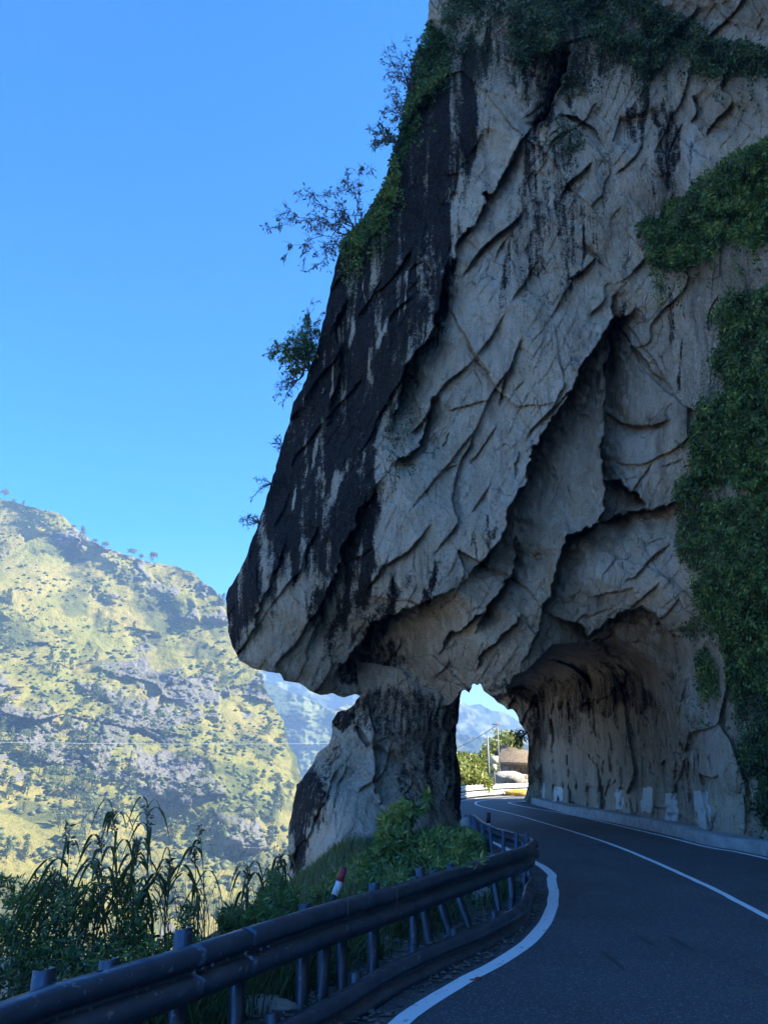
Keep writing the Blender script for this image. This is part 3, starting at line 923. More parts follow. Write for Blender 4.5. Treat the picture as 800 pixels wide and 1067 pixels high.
# ground
RAILP = catmull([(-5.9, -12), (-4.6, -4), (-3.2, 1.5), gp(0, 1045, .8)] + [gp(*p, .8) for p in [(100, 1014), (205, 984), (265, 967), (330, 947), (400, 925), (470, 904.5), (520, 890), (546, 882.5), (551, 877)]] + [(2.72, 15.2), (2.55, 17), (2.35, 20), (2.45, 23)], .2)
EDGE = np.vstack([RAILP[::4], np.array([(2.6, 30), (2.5, 38), (2.8, 44), (3.9, 50.5), (6.8, 58.6), (11.5, 65.2), (21.6, 73.3), (44.8, 81.5), (90, 89.5), (400, 120), (3000, 400)])])
def ground_z(x, y):
    d, s, _, _, _ = polydist(x, y, EDGE)
    dl = np.where(s > 0, d, 0)
    fl = .9 + 2.6 * smooth(12, 18, y) * smooth(31, 27, y)
    e = np.maximum(dl - fl, 0)
    z = -np.where(e < 90, e * .75, 67.5 + (e - 90) * .25)
    z = np.maximum(z, -110 + 0 * z)
    P = np.stack([x * .12, y * .12, 0 * x], 1)
    z = z + fbm(P, 4, 71) * np.clip(e * .15, 0, 5)
    z = z + (fbm(P * 12, 3, 75) * .06 + .02) * smooth(.0, .7, dl)
    return z - .03 * (s <= 0)
gx = axis(-3500, 3500, -9, 14, .30, 1.13, 300); gy = axis(-600, 3400, 0, 64, .34, 1.13, 300)
X, Y = np.meshgrid(gx, gy); x = X.ravel(); y = Y.ravel()
z = ground_z(x, y)
z = np.where(polydist(x, y, EDGE)[1] > 0, z, -.015 + np.minimum(drape(x, y), 0) * (np.abs(x) < 20))
Wd = X.shape[1]; i = np.arange(X.size).reshape(X.shape)
Q = np.stack([i[:-1, :-1], i[:-1, 1:], i[1:, 1:], i[1:, :-1]], -1).reshape(-1, 4)
mg, nt, b = new_mat('ground_soil')
v = coords(nt)
c = mixc(nt, ramp(nt, noise(nt, v, 2.5, 6, .65), .4, .6), (.055, .045, .035), (.11, .095, .075))
c = mixc(nt, ramp(nt, noise(nt, v, .6, 5, .6), .5, .62), c, (.06, .075, .03))
vo = nt.nodes.new('ShaderNodeTexVoronoi'); vo.inputs['Scale'].default_value = 22; nt.links.new(v, vo.inputs['Vector'])
sp = nt.nodes.new('ShaderNodeSeparateColor'); nt.links.new(vo.outputs['Color'], sp.inputs[0])
c = mixc(nt, ramp(nt, sp.outputs[0], .86, .93), c, (.22, .21, .20))
c = mixc(nt, attr(nt, 'slope'), c, mixc(nt, ramp(nt, noise(nt, v, .08, 6, .65), .42, .58), (.27, .24, .10), (.34, .32, .28)))
nt.links.new(c, b.inputs['Base Color']); b.inputs['Roughness'].default_value = .95
nt.links.new(bump(nt, noise(nt, v, 14, 6, .7), .8, .06), b.inputs['Normal'])
tag(mk('ground', np.stack([x, y, z], 1), Q, mg, smooth_=True, attrs={'slope': smooth(-6, -16, z)}), kind='structure')

# kerb: low concrete wall at the foot of the rock
CONC = simple('concrete', (.36, .36, .35), .85, var=.45, scale=3, bumpv=.02)
kc = catmull([(9.2, -12), (9.2, 5), (9.25, 14)] + W([(800, 892.5), (735, 882), (686, 867.5), (637, 856.5), (590, 847.5)]) + [(8.5, 44), (8.6, 48)], .25)
prof = [(-.02, -.1), (0, .02), (.015, .27), (.05, .31), (.26, .31), (.9, .30)]
V = []; Q = []
for i_, p in enumerate(kc):
    t = kc[min(i_ + 1, len(kc) - 1)] - kc[max(i_ - 1, 0)]; t /= np.linalg.norm(t)
    wob = vnoise(np.array([[p[1] * .8, 1, 1]]))[0] * .02 + vnoise(np.array([[p[1] * 3.1, 1, 7]]))[0] * .012
    for (o_, z_) in prof:
        V.append((p[0] + t[1] * (o_ + wob), p[1] - t[0] * (o_ + wob), z_ + wob))
m_ = len(prof)
for i_ in range(len(kc) - 1):
    for k in range(m_ - 1):
        a = i_ * m_ + k; Q.append((a, a + 1, a + m_ + 1, a + m_))
tag(mk('kerb', V, np.array(Q), CONC, loc=(9, 20, 0)), 'low grey concrete kerb along the foot of the tunnel rock wall', 'kerb')

# ------------------------------------------------------------------ guardrails
def steel(name, base, rough_, metal):
    m, nt, b = new_mat(name)
    v = coords(nt)
    n1 = noise(nt, v, 3, 5, .6); n2 = noise(nt, coords(nt, (0, 0, 0), (1, 1, .3)), 18, 5, .7)
    c = mixc(nt, ramp(nt, n1, .35, .65), base, tuple(q * .7 for q in base))
    c = mixc(nt, ramp(nt, n2, .62, .75, 0, .6), c, (.055, .055, .060))
    c = mixc(nt, ramp(nt, noise(nt, v, 16, 2), .66, .70, 0, .7), c, (.34, .35, .35))
    c = mixc(nt, ramp(nt, noise(nt, v, 7, 6, .7), .64, .70, 0, .7), c, (.14, .07, .035))
    nt.links.new(c, b.inputs['Base Color'])
    b.inputs['Metallic'].default_value = metal
    nt.links.new(ramp(nt, n1, .3, .7, rough_, rough_ + .2), b.inputs['Roughness'])
    nt.links.new(bump(nt, n1, .3, .03), b.inputs['Normal'])
    return m
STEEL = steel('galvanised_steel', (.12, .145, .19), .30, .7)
STEEL_L = steel('lit_steel', (.62, .63, .62), .5, .2)  # pale copy of the steel, sunlight put into its colour
WPROF = [(-.03, .296), (-.012, .312), (.018, .312), (.094, .286), (.086, .204), (.012, .180), (.012, .146), (.094, .122), (.084, .036), (.055, .008), (.0, .0)]
def beam(mb, path, ztop, scale=1.1, th=.004, lean=0.0, zoff=None):
    """W-shaped rail along path; road side is on the right"""
    npt = len(path)
    t = np.gradient(path, axis=0); t /= np.linalg.norm(t, axis=1)[:, None]
    V = []
    for s_ in (0, 1):
        for i_, p in enumerate(path):
            zz = zoff[i_] if zoff is not None else 0
            for (o_, h) in WPROF:
                o2 = o_ * scale - s_ * th; hh = h * scale
                o3 = o2 + lean * (hh - .34)
                V.append((p[0] + t[i_][1] * o3, p[1] - t[i_][0] * o3, ztop - .345 + hh + zz))
    m_ = len(WPROF); Q = []
    for s_ in (0, 1):
        b_ = s_ * npt * m_
        for i_ in range(npt - 1):
            for k in range(m_ - 1):
                a = b_ + i_ * m_ + k
                Q.append((a, a + m_, a + m_ + 1, a + 1) if s_ == 0 else (a, a + 1, a + m_ + 1, a + m_))
    for i_ in range(npt - 1):       # close top and bottom edges
        for k in (0, m_ - 1):
            a = i_ * m_ + k; c_ = a + npt * m_; Q.append((a, a + m_, c_ + m_, c_))
    for i_ in (0, npt - 1):
        for k in range(m_ - 1):
            a = i_ * m_ + k; c_ = a + npt * m_; Q.append((a, a + 1, c_ + 1, c_))
    mb.add(V, Q)

def s_of(path, pt):
    d = ((path - np.array(pt)) ** 2).sum(1); k = np.argmin(d)
    return np.concatenate([[0], np.cumsum(np.linalg.norm(np.diff(path, axis=0), axis=1))])[k]

def post(name, x, y, ztop, ang, lean, lean_y, parent, mat, zbot=-.5, w=.12, d=.06):
    """C-shaped channel post"""
    mb = MB()
    H = ztop - zbot
    prof_ = [(-w / 2, d / 2), (-w / 2, -d / 2), (w / 2, -d / 2), (w / 2, d / 2)]
    th = .006
    M = Matrix.Rotation(ang, 3, 'Z')
    def P(a, b_, z_):
        p = M @ Vector((a, b_, 0)); return (x + p.x + lean * z_, y + p.y + lean_y * z_, z_)
    inner = [(-w / 2 + th, d / 2), (-w / 2 + th, -d / 2 + th), (w / 2 - th, -d / 2 + th), (w / 2 - th, d / 2)]
    V = [P(*p, zbot) for p in prof_ + inner] + [P(*p, ztop) for p in prof_ + inner]
    Q = []
    for k in range(3):
        Q += [(k, k + 1, k + 9, k + 8), (k + 4, k + 12, k + 13, k + 5), (k + 8, k + 9, k + 13, k + 12)]
    Q += [(0, 8, 12, 4), (3, 7, 15, 11)]
    mb.add(V, Q)
    return mb.build(name, mat, parent)

rail = empty('guardrail', (0, 9, 0), 'long steel guardrail on leaning posts sweeping round the bend', 'guardrail')
joints = [s_of(RAILP, gp(205, 984, .8)), s_of(RAILP, gp(266, 967, .8)), s_of(RAILP, gp(551, 880, .8))]
s_end = arclen(RAILP)
cuts = [0, joints[0] - 4.2, joints[0], joints[1], joints[2], s_end]
prev = 0
for k in range(len(cuts) - 1):
    a, b_ = cuts[k], cuts[k + 1]
    L = b_ - a
    ss = np.arange(a - (.14 if k else 0), b_ + .02, .08)
    p = at_arc(RAILP, ss)
    dent = vnoise(np.stack([ss * .9, 0 * ss, 0 * ss + k], 1)) * .018
    p2 = offset(p, .0) + np.stack([dent, -dent * .3], 1)
    if k % 2: p2 = offset(p2, .007)
    zo = vnoise(np.stack([ss * .5, 0 * ss + 4, 0 * ss], 1)) * .015
    mb = MB(); beam(mb, p2, .80 + (.004 if k % 2 else 0), 1.12 if k < 4 else .98, zoff=zo)
    mb.build('rail', STEEL, rail, smooth_=False)
# posts
for (px, dz, ln, ly, sd2) in [(-70, .06, 0, 0, 0), (48, .06, .01, .0, 0), (129, .02, .01, 0, 0), (213, .09, .0, .0, 0), (262, -.02, .0, 0, 0), (325, .03, .01, 0, 0), (352, -.02, .05, 0, 0), (373, -.03, -.02, 0, 0), (402, .04, .02, 0, 0), (440, -.02, .02, 0, 0), (456, .04, -.12, 0, 0),
                              (478, -.05, -.25, 0, 0), (500, -.05, -.3, .1, 0), (530, -.02, -.1, 0, 0), (543, -.03, .0, 0, 0)]:
    # nearest point of the rail seen in this direction
    dd = (RAILP[:, 0] / np.maximum(RAILP[:, 1], .1) - (px - 400) / 900.0)
    cand = np.nonzero((RAILP[:, 1] > .5) & (RAILP[:, 1] < 14.2))[0]
    k = cand[np.argmin(np.abs(dd[cand]))]
    p = offset(RAILP, -.13)[k]; t = RAILP[k + 1] - RAILP[k - 1]; an = math.atan2(t[1], t[0])
    post('post', p[0], p[1], .80 + dz, an + random.uniform(-.15, .15), ln, ly, rail, STEEL, zbot=-.6)
for s_ in np.arange(joints[2] + .5, s_end, .95):
    p = at_arc(offset(RAILP, -.12), np.array([s_]))[0]
    post('post', p[0], p[1], .82 + random.uniform(-.06, .05), 1.6, random.uniform(-.08, .08), 0, rail, STEEL, zbot=-.5)
# bolts and lap plate
for js in joints[:2]:
    for ds in (-.05, .05):
        for h in (.11, .19, .27):
            p = at_arc(offset(RAILP, .085), np.array([js + ds]))[0]
            mb = MB(); mb.box((p[0], p[1], .80 - .385 + h * 1.12 + .03), (.03, .03, .03))
            mb.build('bolt', STEEL, rail)
# red handwriting on the top of the rail
RED = simple('red_paint', (.30, .010, .012), .6, var=.4, scale=40)
GL = {'3': [[(0, .95), (.5, 1), (.75, .78), (.35, .55), (.75, .35), (.5, .05), (0, .1)]],
      '1': [[(.3, 1), (.3, 0)]], '+': [[(0, .5), (.8, .5)], [(.4, .85), (.4, .15)]],
      '5': [[(.75, 1), (.15, 1), (.1, .6), (.6, .6), (.75, .3), (.5, .02), (0, .1)]],
      'n': [[(.05, 0), (.05, .95), (.75, .95), (.75, 0)]], '9': [[(.7, .6), (.2, .55), (.15, .95), (.65, 1), (.7, .5), (.6, 0)]]}
mb = MB()
s0 = s_of(RAILP, gp(275, 964, .8)); s1 = s_of(RAILP, gp(313, 952, .8))
txt = '3n+5195'[:0] + '3n+515'
cw = (s1 - s0) / len(txt)
def on_top(s_, h):     # h 0..1 across the sloping top face
    p = at_arc(offset(RAILP, (.018 + (1 - h) * .070) * 1.12 + .012), np.array([s_]))[0]
    return (p[0], p[1], .80 - .345 + (.312 - (1 - h) * .028) * 1.12 + .014)
for k, ch in enumerate(txt):
    mb = MB()
    for st_ in GL[ch]:
        pts_ = [on_top(s0 + (k + .1 + x_ * .75) * cw, .05 + y_ * .9) for x_, y_ in st_]
        for a, b_ in zip(pts_[:-1], pts_[1:]):
            mb.tube([a, b_], .0065, 5)
    mb.build('letter', RED, rail)

# lower fallen rail
LOWP = catmull([gp(235, 1100, .30), gp(300, 1060, .30), gp(400, 1006, .30), gp(480, 971, .30), gp(528, 949, .30), gp(545, 934, .31), gp(549, 918, .34), (2.42, 13.9), (2.3, 14.8)], .15)
low = empty('guardrail', (0.5, 8, 0), 'second steel rail lying low on the ground below the upper one', 'guardrail')
mb = MB(); beam(mb, LOWP, .32, 1.0, lean=.12, zoff=vnoise(np.stack([np.arange(len(LOWP)) * .1] * 3, 1)) * .02)
mb.build('rail', STEEL, low)
for s_ in (.9, 2.2, 3.4, 4.4, 5.6, 6.6):
    p = at_arc(offset(LOWP, -.13), np.array([s_]))[0]
    t = at_arc(LOWP, np.array([s_ + .1]))[0] - at_arc(LOWP, np.array([s_]))[0]
    post('post', p[0], p[1], .30, math.atan2(t[1], t[0]), random.uniform(-.2, .1), 0, low, STEEL, zbot=-.4, w=.12)

# delineators
def delineator(base, top, rad, label, bands, block=False):
    d = empty('delineator_post', base, label, 'delineator')
    b0, t0 = Vector(base), Vector(top)
    for (a, c_, mat_, nm, k) in bands:
        mb = MB(); mb.tube([b0.lerp(t0, a), b0.lerp(t0, c_)], rad * k, 14)
        mb.build(nm, mat_, d, smooth_=False)
    if block:
        mb = MB(); mb.box((base[0] - .02, base[1], .62), (.20, .16, .22), Matrix.Rotation(.3, 3, 'Y')); o = mb.build('collar', STEEL_L, d)
    return d
RED2 = simple('red_plastic', (.35, .02, .03), .5); WHT = simple('white_plastic', (.75, .76, .78), .5, var=.15, scale=30); BLK = simple('black_plastic', (.02, .022, .03), .6)
pA = at_y(np.array([343.]), np.array([948.]), 8.6)[0]; pB = at_y(np.array([359.]), np.array([904.5]), 8.75)[0]
bA = pA + (pA - pB) * 1.6
delineator(tuple(bA), tuple(pB), .036, 'leaning red white and black striped marker post behind the rail', [(0, .74, BLK, 'shaft', .95), (.74, .865, WHT, 'white_band', 1.0), (.865, .99, RED2, 'red_band', 1.06), (.99, 1.0, BLK, 'cap', .9)])
mb = MB(); q = at_y(np.array([341.]), np.array([944.]), 8.35)[0]
pC = at_y(np.array([507.]), np.array([862.]), 21.)[0]; pD = at_y(np.array([509.]), np.array([847.]), 21.)[0]
delineator((pC[0], pC[1], 0), tuple(pD), .05, 'small black and white marker post at the far end of the guardrail', [(0, .45, BLK, 'shaft', 1), (.45, .72, WHT, 'white_band', 1.03), (.72, 1, BLK, 'cap', 1)])

# boulders and stones
def boulder(name, c, size, seed, label, cat, group=None, mat=ROCK, res=3, stain_shade=.1, pale=.3, parent=None):
    import bmesh
    bm = bmesh.new(); bmesh.ops.create_icosphere(bm, subdivisions=res, radius=1)
    V = np.array([v_.co[:] for v_ in bm.verts]); Fc = np.array([[v_.index for v_ in f.verts] for f in bm.faces]); bm.free()
    f1, e1 = facets(V * 1.1 + seed * 7.3, seed)
    V = V * (1 + .28 * f1 + .05 * fbm(V * 3 + seed, 3, seed))[:, None]
    V = np.clip(V, -.92, .92)
    V = V * np.array(size) + np.array(c)
    zz = np.zeros(len(V))
    o = mk(name, V, Fc, mat, parent, {'stain_shade': zz + stain_shade, 'pale': zz + pale, 'warm': zz, 'moss': zz, 'paint': zz}, False, loc=tuple(c))
    return tag(o, label, cat, group)
c_ = at_y(np.array([486.]), np.array([857.]), 22.)[0]
boulder('white_stone', (c_[0], c_[1], .25), (.22, .2, .55), 3, 'pointed white stone standing in the grass by the pillar foot', 'stone', pale=1.0, stain_shade=0)
c_ = gp(278, 1056, .0); boulder('stone', (c_[0], c_[1], .02), (.30, .18, .12), 5, 'rubble stone on the dirt below the guardrail, left of the lower rail', 'stone', pale=.7, stain_shade=0)
c_ = gp(507, 962, .0); boulder('stone', (c_[0] + .1, c_[1] + 1.4, .12), (.17, .14, .16), 9, 'pale stone behind the low rail near the bend', 'stone', pale=1, stain_shade=0)

# dirt, small stones and leaves along the verge (uncountable)
def litter():
    V = []; T = []
    ico = [(0, 0, 1), (.9, 0, .2), (.3, .85, .2), (-.75, .5, .2), (-.7, -.5, .2), (.3, -.85, .2), (0, 0, -.3)]
    fc = [(0, 1, 2), (0, 2, 3), (0, 3, 4), (0, 4, 5), (0, 5, 1), (6, 2, 1), (6, 3, 2), (6, 4, 3), (6, 5, 4), (6, 1, 5)]
    Lv = offset(LEFT, -.3)
    k0 = np.nonzero((Lv[:, 1] > 3) & (Lv[:, 1] < 24))[0]
    for _ in range(3600):
        k = random.choice(list(k0[:len(k0)])); o_ = abs(random.gauss(0, .55))
        t = Lv[k + 1] - Lv[k]; b0_ = Lv[k] + t * random.random(); t = t / np.linalg.norm(t)
        x_, y_ = b0_[0] - t[1] * (o_ - .15), b0_[1] + t[0] * (o_ - .15)
        r_ = random.choice([.008, .012, .018, .025, .035]) * random.uniform(.7, 1.3)
        b_ = len(V); a = random.random() * 6.28
        for p in ico:
            V.append((x_ + (p[0] * math.cos(a) - p[1] * math.sin(a)) * r_ * 1.3, y_ + (p[0] * math.sin(a) + p[1] * math.cos(a)) * r_, .012 + drape(x_, y_) + p[2] * r_ * .6))
        T += [(b_ + i_, b_ + j_, b_ + l_) for i_, j_, l_ in fc]
    m = simple('gravel', (.20, .19, .18), .9, var=.7, scale=6)
    tag(mk('gravel', V, np.array(T), m), 'loose gravel and dirt beside the white edge line', 'gravel', kind='stuff')
    P = []
    for _ in range(420):
        k = random.choice(list(k0)); o_ = random.gauss(0, .5)
        t = Lv[k + 1] - Lv[k]; b0_ = Lv[k] + t * random.random(); t = t / np.linalg.norm(t)
        x_, y_ = b0_[0] - t[1] * o_, b0_[1] + t[0] * o_
        P.append((x_, y_, .02 + drape(x_, y_)))
    for _ in range(70):
        x_, y_ = random.uniform(1.5, 8.5), random.uniform(4, 26); P.append((x_, y_, .016 + drape(x_, y_)))
    P = np.array(P)
    V, Fc, tn = leaves(P, .035, rng.random(len(P)), 1.5, 0, up=None)
    V[:, 2] = np.maximum(.012, np.repeat(P[:, 2], 4) + (V[:, 2] - np.repeat(P[:, 2], 4)) * .15)
    m = leaf_material('fallen_leaf', (.16, .12, .07), (.24, .17, .09), (.35, .25, .12))
    tag(mk('fallen_leaves', V, Fc, m, attrs={'tint': tn}), 'dry fallen leaves scattered on the verge and asphalt', 'leaves', kind='stuff')
litter()
# one crushed red wrapper on the line
mb = MB(); g = gp(495, 1023, .02); mb.box((g[0], g[1], .03), (.11, .05, .02), Matrix.Rotation(.5, 3, 'Z')); mb.box((g[0] + .03, g[1] + .01, .045), (.05, .04, .015), Matrix.Rotation(.9, 3, 'Z'))
tag(mb.build('wrapper', simple('wrapper_red', (.45, .10, .08), .5, var=.6, scale=50), loc=(g[0], g[1], 0)), 'crushed reddish wrapper lying on the white edge line', 'litter')

# ------------------------------------------------------------------ vegetation on the rock
def region_pts(poly, n, seed, dens=.0):
    rd = np.random.default_rng(seed)
    p = np.array(poly, float); lo, hi = p.min(0), p.max(0)
    out = []
    tot = 0
    while tot < n:
        q = rd.random((n * 2, 2)) * (hi - lo) + lo
        k = inside(q[:, 0], q[:, 1], poly)
        d = polydist(q[:, 0], q[:, 1], poly, True)[0]
        nz = fbm(np.stack([q[:, 0] * .035, q[:, 1] * .035, 0 * q[:, 0] + seed], 1), 4, seed)
        k &= (nz + np.clip(d / 18, 0, 1) * .45 > dens + .28 * rd.random(len(q)))
        q = q[k]; out.append(q); tot += len(q)
        if len(q) == 0: break
    return np.concatenate(out)[:n], rd

def ivy(name, poly, n, seed, mat, label, cat, size=.10, out=.5, droop=1.0, dens=0.0, group=None, bright=0.0):
    n = int(n * 1.5); size *= .88
    q, rd = region_pts(poly, n, seed, dens)
    T_ = [q]                                        # trailing strands below the mass
    for _ in range(max(6, n // 260)):
        s_ = q[rd.integers(len(q))]; L_ = rd.uniform(14, 52); m_ = int(L_ * 1.5); t_ = rd.random(m_) ** 1.2
        T_.append(np.stack([s_[0] + np.sin(t_ * 4 + s_[1]) * 3 + rd.normal(size=m_) * 1.6, s_[1] + t_ * L_], 1))
    q = np.concatenate(T_)
    q[:, 1] = np.minimum(q[:, 1], 884 + 0 * q[:, 1])
    Yd = cliff_Y(q[:, 0], q[:, 1])
    cl = fbm(np.stack([q[:, 0] * .08, q[:, 1] * .08, 0 * q[:, 0] + seed + 3], 1), 3, seed + 9)
    off = (rd.random(len(q)) ** 1.5) * out * (.5 + np.clip(cl + .4, 0, 1.2))
    P = at_y(q[:, 0], q[:, 1], Yd - off + .05)
    tint = np.clip(.35 + cl * .5 + bright + rd.normal(size=len(q)) * .24, 0, 1)
    V, Fc, tn = leaves(P, size, tint, 1.6, droop, rd)
    c = P.mean(0)
    o = mk(name, V, Fc, mat, None, {'tint': tn}, loc=tuple(c))
    return tag(o, label, cat, group)

ivy('hanging_ivy', [(452, -60), (446, 10), (452, 50), (468, 62), (490, 48), (520, 44), (545, 70), (575, 50), (600, 20), (630, 40), (640, -10), (600, -60)], 15000, 11, LEAF_DARK, 'dark green ivy hanging over the top left edge of the cliff', 'ivy', .09, .6)
ivy('hanging_ivy', [(600, -60), (605, 30), (630, 62), (655, 60), (672, 85), (700, 60), (735, 95), (770, 84), (800, 96), (880, 110), (880, 50), (790, 40), (760, 26), (720, 16), (690, -5), (660, -60)], 17000, 12, LEAF_DARK, 'dark creeper band below the pale ledge at the top right of the cliff', 'ivy', .085, .6)
ivy('cliff_shrub', [(446, 20), (430, 62), (424, 95), (414, 140), (405, 170), (420, 168), (434, 130), (450, 100), (468, 70), (466, 40)], 7000, 13, LEAF, 'green shrub along the upper left skyline of the cliff', 'shrub', .09, .5, dens=-.2)
ivy('cliff_shrub', [(412, 160), (398, 195), (380, 225), (350, 256), (352, 272), (372, 258), (396, 236), (410, 212), (418, 180)], 7500, 14, LEAF, 'yellowish green grassy tuft on the cliff shoulder below the bare branches', 'shrub', .08, .5, dens=-.3, bright=.25)
ivy('cliff_shrub', [(662, 232), (690, 214), (712, 200), (735, 178), (760, 160), (800, 142), (880, 120), (880, 230), (820, 236), (790, 258), (765, 248), (735, 272), (700, 284), (672, 272)], 19000, 15, LEAF, 'large bush growing on the right hand ledge high above the tunnel', 'shrub', .085, 1.0, .4, dens=-.1, bright=.1)
ivy('hanging_ivy', [(735, 330), (762, 296), (800, 282), (880, 270), (880, 520), (700, 520), (708, 440), (742, 400)], 26000, 16, LEAF, 'thick green creeper curtain on the right below the ledge bush', 'ivy', .085, .8, dens=-.2)
ivy('hanging_ivy', [(706, 520), (880, 510), (880, 720), (760, 720), (748, 660), (730, 645), (712, 610), (704, 570)], 21000, 17, LEAF, 'green creeper curtain hanging right of the pale tunnel brow', 'ivy', .08, .8, dens=-.2)
ivy('hanging_ivy', [(752, 690), (880, 700), (880, 905), (810, 880), (788, 850), (772, 800), (764, 750)], 15000, 18, LEAF_DARK, 'dark creeper reaching down to the road at the right edge', 'ivy', .075, .7, dens=-.1)
ivy('cliff_shrub', [(722, 680), (735, 672), (748, 700), (750, 735), (738, 760), (728, 730)], 1300, 19, LEAF, 'small green tuft clinging to the right tunnel jamb', 'shrub', .065, .4, dens=.05)
ivy('cliff_shrub', [(725, 640), (700, 655), (722, 668), (742, 660)], 300, 20, LEAF_DARK, 'sparse tuft above the tunnel jamb', 'shrub', .06, .3, dens=.1)
ivy('hanging_ivy', [(575, 60), (560, 100), (566, 170), (592, 205), (610, 160), (640, 130), (620, 70)], 1300, 21, LEAF_DARK, 'thin dark creeper strands on the middle of the upper face', 'ivy', .07, .25, dens=.18)
ivy('cliff_shrub', [(400, 420), (405, 500), (440, 505), (440, 440), (425, 410)], 500, 22, LEAF_DARK, 'sparse dull greenery on the black stained rock', 'shrub', .06, .2, dens=.2)

def twiggy(name, root, tips, Yd, label, cat, leafmat, nleaf, size=.055, spread=.35, dark=BARK, seed=1, sub=7, depthj=.8):
    """small bare tree: limbs from root to each tip, twigs and sparse leaves"""
    rd = random.Random(seed); rn = np.random.default_rng(seed)
    r0 = Vector(at_y(np.array([root[0]]) * 1.0, np.array([root[1]]) * 1.0, Yd)[0])
    t = empty(name, tuple(r0), label, cat)
    mb = MB(); LP = []
    for (tx, ty) in tips:
        e = Vector(at_y(np.array([tx * 1.0]), np.array([ty * 1.0]), Yd + rd.uniform(-depthj, depthj))[0])
        n_ = 9; pts = []
        L = (e - r0).length
        for k in range(n_ + 1):
            f = k / n_
            p = r0.lerp(e, f) + Vector((rd.gauss(0, .03), rd.gauss(0, .03), rd.gauss(0, .03) + .10 * math.sin(f * 3.14))) * L * (1 if 0 < k else 0)
            pts.append(p)
        mb.tube(pts, [max(.006, .03 * (1 - k / n_)) for k in range(n_ + 1)], 5, False)
        for k in range(2, n_ + 1):
            for _ in range(sub if k > 4 else 3):
                d = (pts[k] - pts[k - 1]).normalized() + Vector((rd.gauss(0, .7), rd.gauss(0, .7), rd.gauss(0, .7)))
                q = pts[k] + d.normalized() * rd.uniform(.3, 1.1) * spread * 1.6
                mid = pts[k].lerp(q, .5) + Vector((0, 0, .03))
                mb.tube([pts[k], mid, q], [.008, .006, .003], 4, False)
                LP.append((pts[k], q))
    mb.build('branches', dark, t)
    P = []
    for _ in range(nleaf):
        a, b_ = rd.choice(LP); f = rd.uniform(.35, 1.05)
        P.append(a.lerp(b_, f) + Vector((rd.gauss(0, .03), rd.gauss(0, .03), rd.gauss(0, .03))))
    P = np.array([p[:] for p in P])
    V, Fc, tn = leaves(P, size, rn.random(len(P)), 2.2, 1.2, rn)
    mk('foliage', V, Fc, leafmat, t, {'tint': tn})
    return t
twiggy('bare_tree', (374, 245), [(282, 236), (300, 262), (318, 268), (335, 272), (296, 226), (318, 205), (342, 200), (360, 182), (378, 176), (330, 235), (352, 222)], 25.2, 'sparse reddish leaved tree leaning out from the cliff shoulder against the sky', 'tree', LEAF_BROWN, 1700, .065, .33, seed=2)
twiggy('bare_tree', (430, 100), [(400, 62), (412, 48), (405, 72), (425, 42), (436, 40), (418, 62), (399, 56)], 24.7, 'thin leafless looking tree at the highest left edge of the cliff', 'tree', LEAF_BROWN, 420, .06, .26, seed=3, sub=4)
twiggy('bare_tree', (420, 120), [(408, 82), (402, 96), (398, 116), (412, 108), (407, 128)], 24.7, 'sprig of sparse brown leaves below the highest thin tree', 'tree', LEAF_BROWN, 300, .06, .2, seed=4, sub=4)
twiggy('cliff_shrub', (414, 150), [(386, 136), (392, 146), (396, 130), (402, 138), (388, 150)], 24.8, 'dark little shrub sticking out left below the thin tree', 'shrub', LEAF_DARK, 650, .06, .18, seed=5, sub=5)
twiggy('cliff_shrub', (322, 385), [(282, 370), (292, 360), (302, 352), (312, 342), (322, 332), (330, 345), (300, 372), (310, 365), (318, 355), (327, 360), (306, 388)], 25.3, 'feathery green shrub jutting from the middle of the black cliff edge', 'shrub', LEAF, 3600, .06, .25, seed=6)
twiggy('cliff_shrub', (312, 395), [(288, 412), (295, 418), (300, 405), (290, 400), (334, 322), (326, 316)], 25.3, 'drooping twigs under the feathery green shrub', 'shrub', LEAF_BROWN, 350, .05, .22, seed=7, sub=4)
twiggy('cliff_twig', (296, 466), [(283, 462), (288, 456), (290, 468)], 25.5, 'tiny twig on the lower black edge, uppermost of three', 'twig', LEAF_DARK, 60, .045, .12, seed=8, sub=3)
twiggy('cliff_twig', (284, 505), [(268, 500), (272, 508), (262, 518)], 25.5, 'tiny twig on the lower black edge, middle of three', 'twig', LEAF_DARK, 60, .045, .12, seed=9, sub=3)
twiggy('cliff_twig', (272, 545), [(252, 540), (258, 548), (250, 545), (262, 538)], 25.6, 'tiny leafy twig above the cliff nose, lowest of three', 'twig', LEAF_DARK, 90, .045, .12, seed=10, sub=3)

